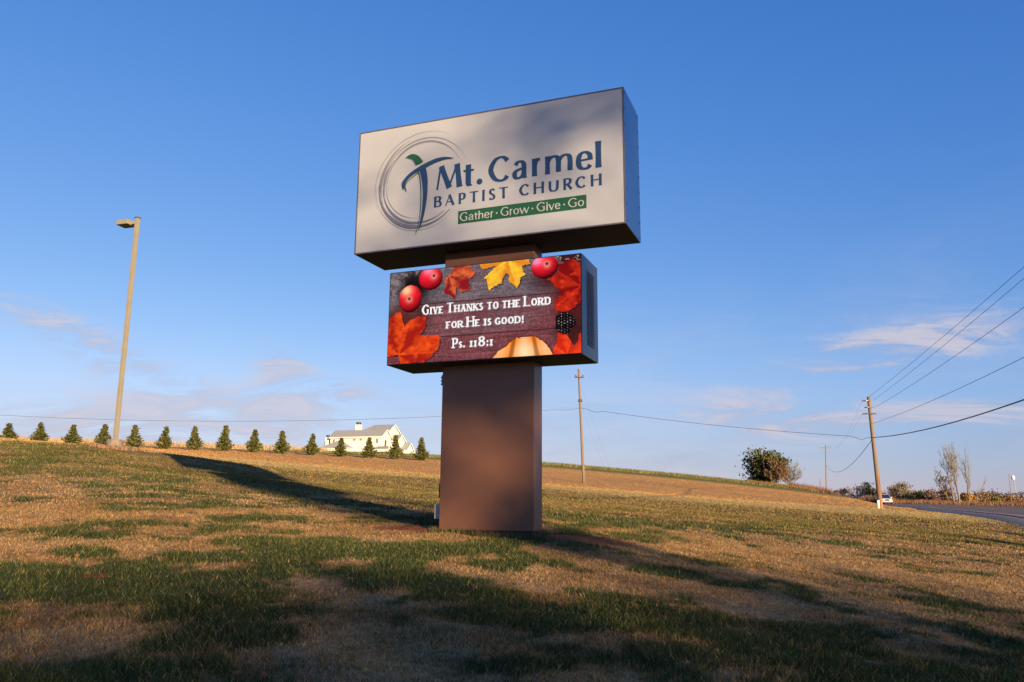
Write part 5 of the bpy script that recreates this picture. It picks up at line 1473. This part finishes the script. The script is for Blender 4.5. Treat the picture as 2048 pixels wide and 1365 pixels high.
shade_tree(55, 8.2, [(-1.3, 17.3, 1.2, .8, 190), (-2.1, 14.0, 1.5, 1.25, 2000), (-3.6, 15.6, 1.2, .9, 80), (-2.3, 16.6, 2.0, 1.3, 140), (-1.4, 9.0, 2.2, 1.5, 480), (-1.45, 10.9, .8, .8, 330), (-2.75, 12.1, .55, 1.0, 110), (-1.5, 13.2, .6, .6, 170), (-1.4, 6, 2.4, 2.2, 900)], 501, 'tall thin autumn tree behind the viewpoint, in line with the sign')
shade_tree(57, 1.6, [(-.4, 9.3, 2.2, 1.6, 680), (1.6, 9.8, 1.5, .9, 230), (0, 5, 2.6, 2.4, 1100)], 502, 'lower autumn tree behind the viewpoint, left of the tall one')
shade_tree(53, 10.6, [(0, 8.2, 2.3, 1.6, 520), (-1.6, 8.8, 1.2, .9, 110), (0, 5, 2.6, 2.2, 1000)], 503, 'lower autumn tree behind the viewpoint, right of the tall one')
shade_tree(60, -3.6, [(0, 9.2, 2.4, 2.0, 600), (0, 5, 2.6, 2.4, 1000)], 504, 'autumn tree behind the viewpoint at the far left of the group')
shade_tree(50, 15.5, [(0, 6.6, 2.4, 1.7, 800), (0, 4, 2.4, 2.2, 900)], 505, 'short autumn tree behind the viewpoint at the right of the group')
shade_tree(62, 26, [(0, 11.9, 1.8, .55, 600), (0, 8, 2.2, 1.6, 700)], 506, 'solitary autumn tree behind the viewpoint near the road')
shade_tree(58, 4.0, [(-1.5, 9.3, 2.2, 1.4, 470), (1.3, 9.1, 2.1, 1.2, 420), (0, 5, 2.6, 2.2, 1000)], 507, 'open crowned autumn tree added as a shade veil behind the viewpoint, between the low ones')  # added, like the next two, to thin the sun on the foreground
shade_tree(56, 12.8, [(-1.2, 7.8, 2.2, 1.4, 650), (1.6, 7.6, 2.2, 1.3, 600), (0, 5, 2.4, 2.2, 900)], 508, 'open crowned autumn tree added as a shade veil behind the viewpoint, nearer the road')
shade_tree(58, -1.0, [(0, 9.3, 2.6, 1.4, 560), (0, 5, 2.4, 2.2, 1000)], 509, 'open crowned autumn tree added as a shade veil behind the viewpoint, on its left')

# ------------------------------------------------------------------ untrimmed grass round the footing, fallen leaves on the lawn
def tufts():
    R = np.random.default_rng(77)
    n = 2600
    t = R.random(n)
    per = [(-1.30, -0.07), (0.46, -0.07), (0.46, 0.46), (-1.30, 0.46), (-1.30, -0.07)]
    L = np.cumsum([0] + [math.dist(per[i], per[i + 1]) for i in range(4)])
    d = t * L[-1]
    lx = np.interp(d, L, [q[0] for q in per]); ly = np.interp(d, L, [q[1] for q in per])
    lx = lx + R.normal(0, .045, n); ly = ly + R.normal(0, .045, n)
    ok = ~((lx > CO[0] - .01) & (lx < CO[1] + .01) & (ly > -.01) & (ly < CO[3] + .01))
    lx, ly = lx[ok], ly[ok]; n = len(lx)
    x = lx * math.cos(SIGN_YAW) + ly * math.sin(SIGN_YAW); y = 13 - lx * math.sin(SIGN_YAW) + ly * math.cos(SIGN_YAW)
    z = hgt(x, y) - .005
    h = R.uniform(.04, .12, n) * (.5 + fbm(x * 3, y * 3, 78, 2))
    th = R.random(n) * 6.283
    V = np.stack([np.stack([x - np.cos(th) * .004, y - np.sin(th) * .004, z], -1), np.stack([x + np.cos(th) * .004, y + np.sin(th) * .004, z], -1), np.stack([x + R.normal(0, .3, n) * h, y + R.normal(0, .3, n) * h, z + h], -1)], 1).reshape(-1, 3)
    c = jitter_cols(R, n, (0.050, 0.066, 0.016), .4, (0.25, 0.16, 0.08), .35)
    tag(raw_mesh('footing_grass', V, np.arange(3 * n).reshape(-1, 3), M_grass, np.repeat(c, 3, 0)), 'longer untrimmed grass round the foot of the sign column', 'grass', kind='stuff')
    m = 110
    r = np.sqrt(R.uniform(4.5 ** 2, 17 ** 2, m)); a = R.uniform(-.6, .6, m)
    x, y = r * np.sin(a), r * np.cos(a)
    ctr = np.stack([x, y, hgt(x, y) + .028], -1)
    dirs = R.normal(0, 1, (m, 3)) * np.array([1, 1, .25])
    Vv, F, C = leaf_quads(R, ctr, .042, jitter_cols(R, m, (0.19, 0.075, 0.03), .4, (0.24, 0.13, 0.05), .4), 1.3, dirs * 2)
    tag(raw_mesh('fallen_leaves', Vv, F, M_leafcol, C, k=4), 'scattered dry fallen leaves caught in the turf', 'leaves', kind='stuff')
tufts()
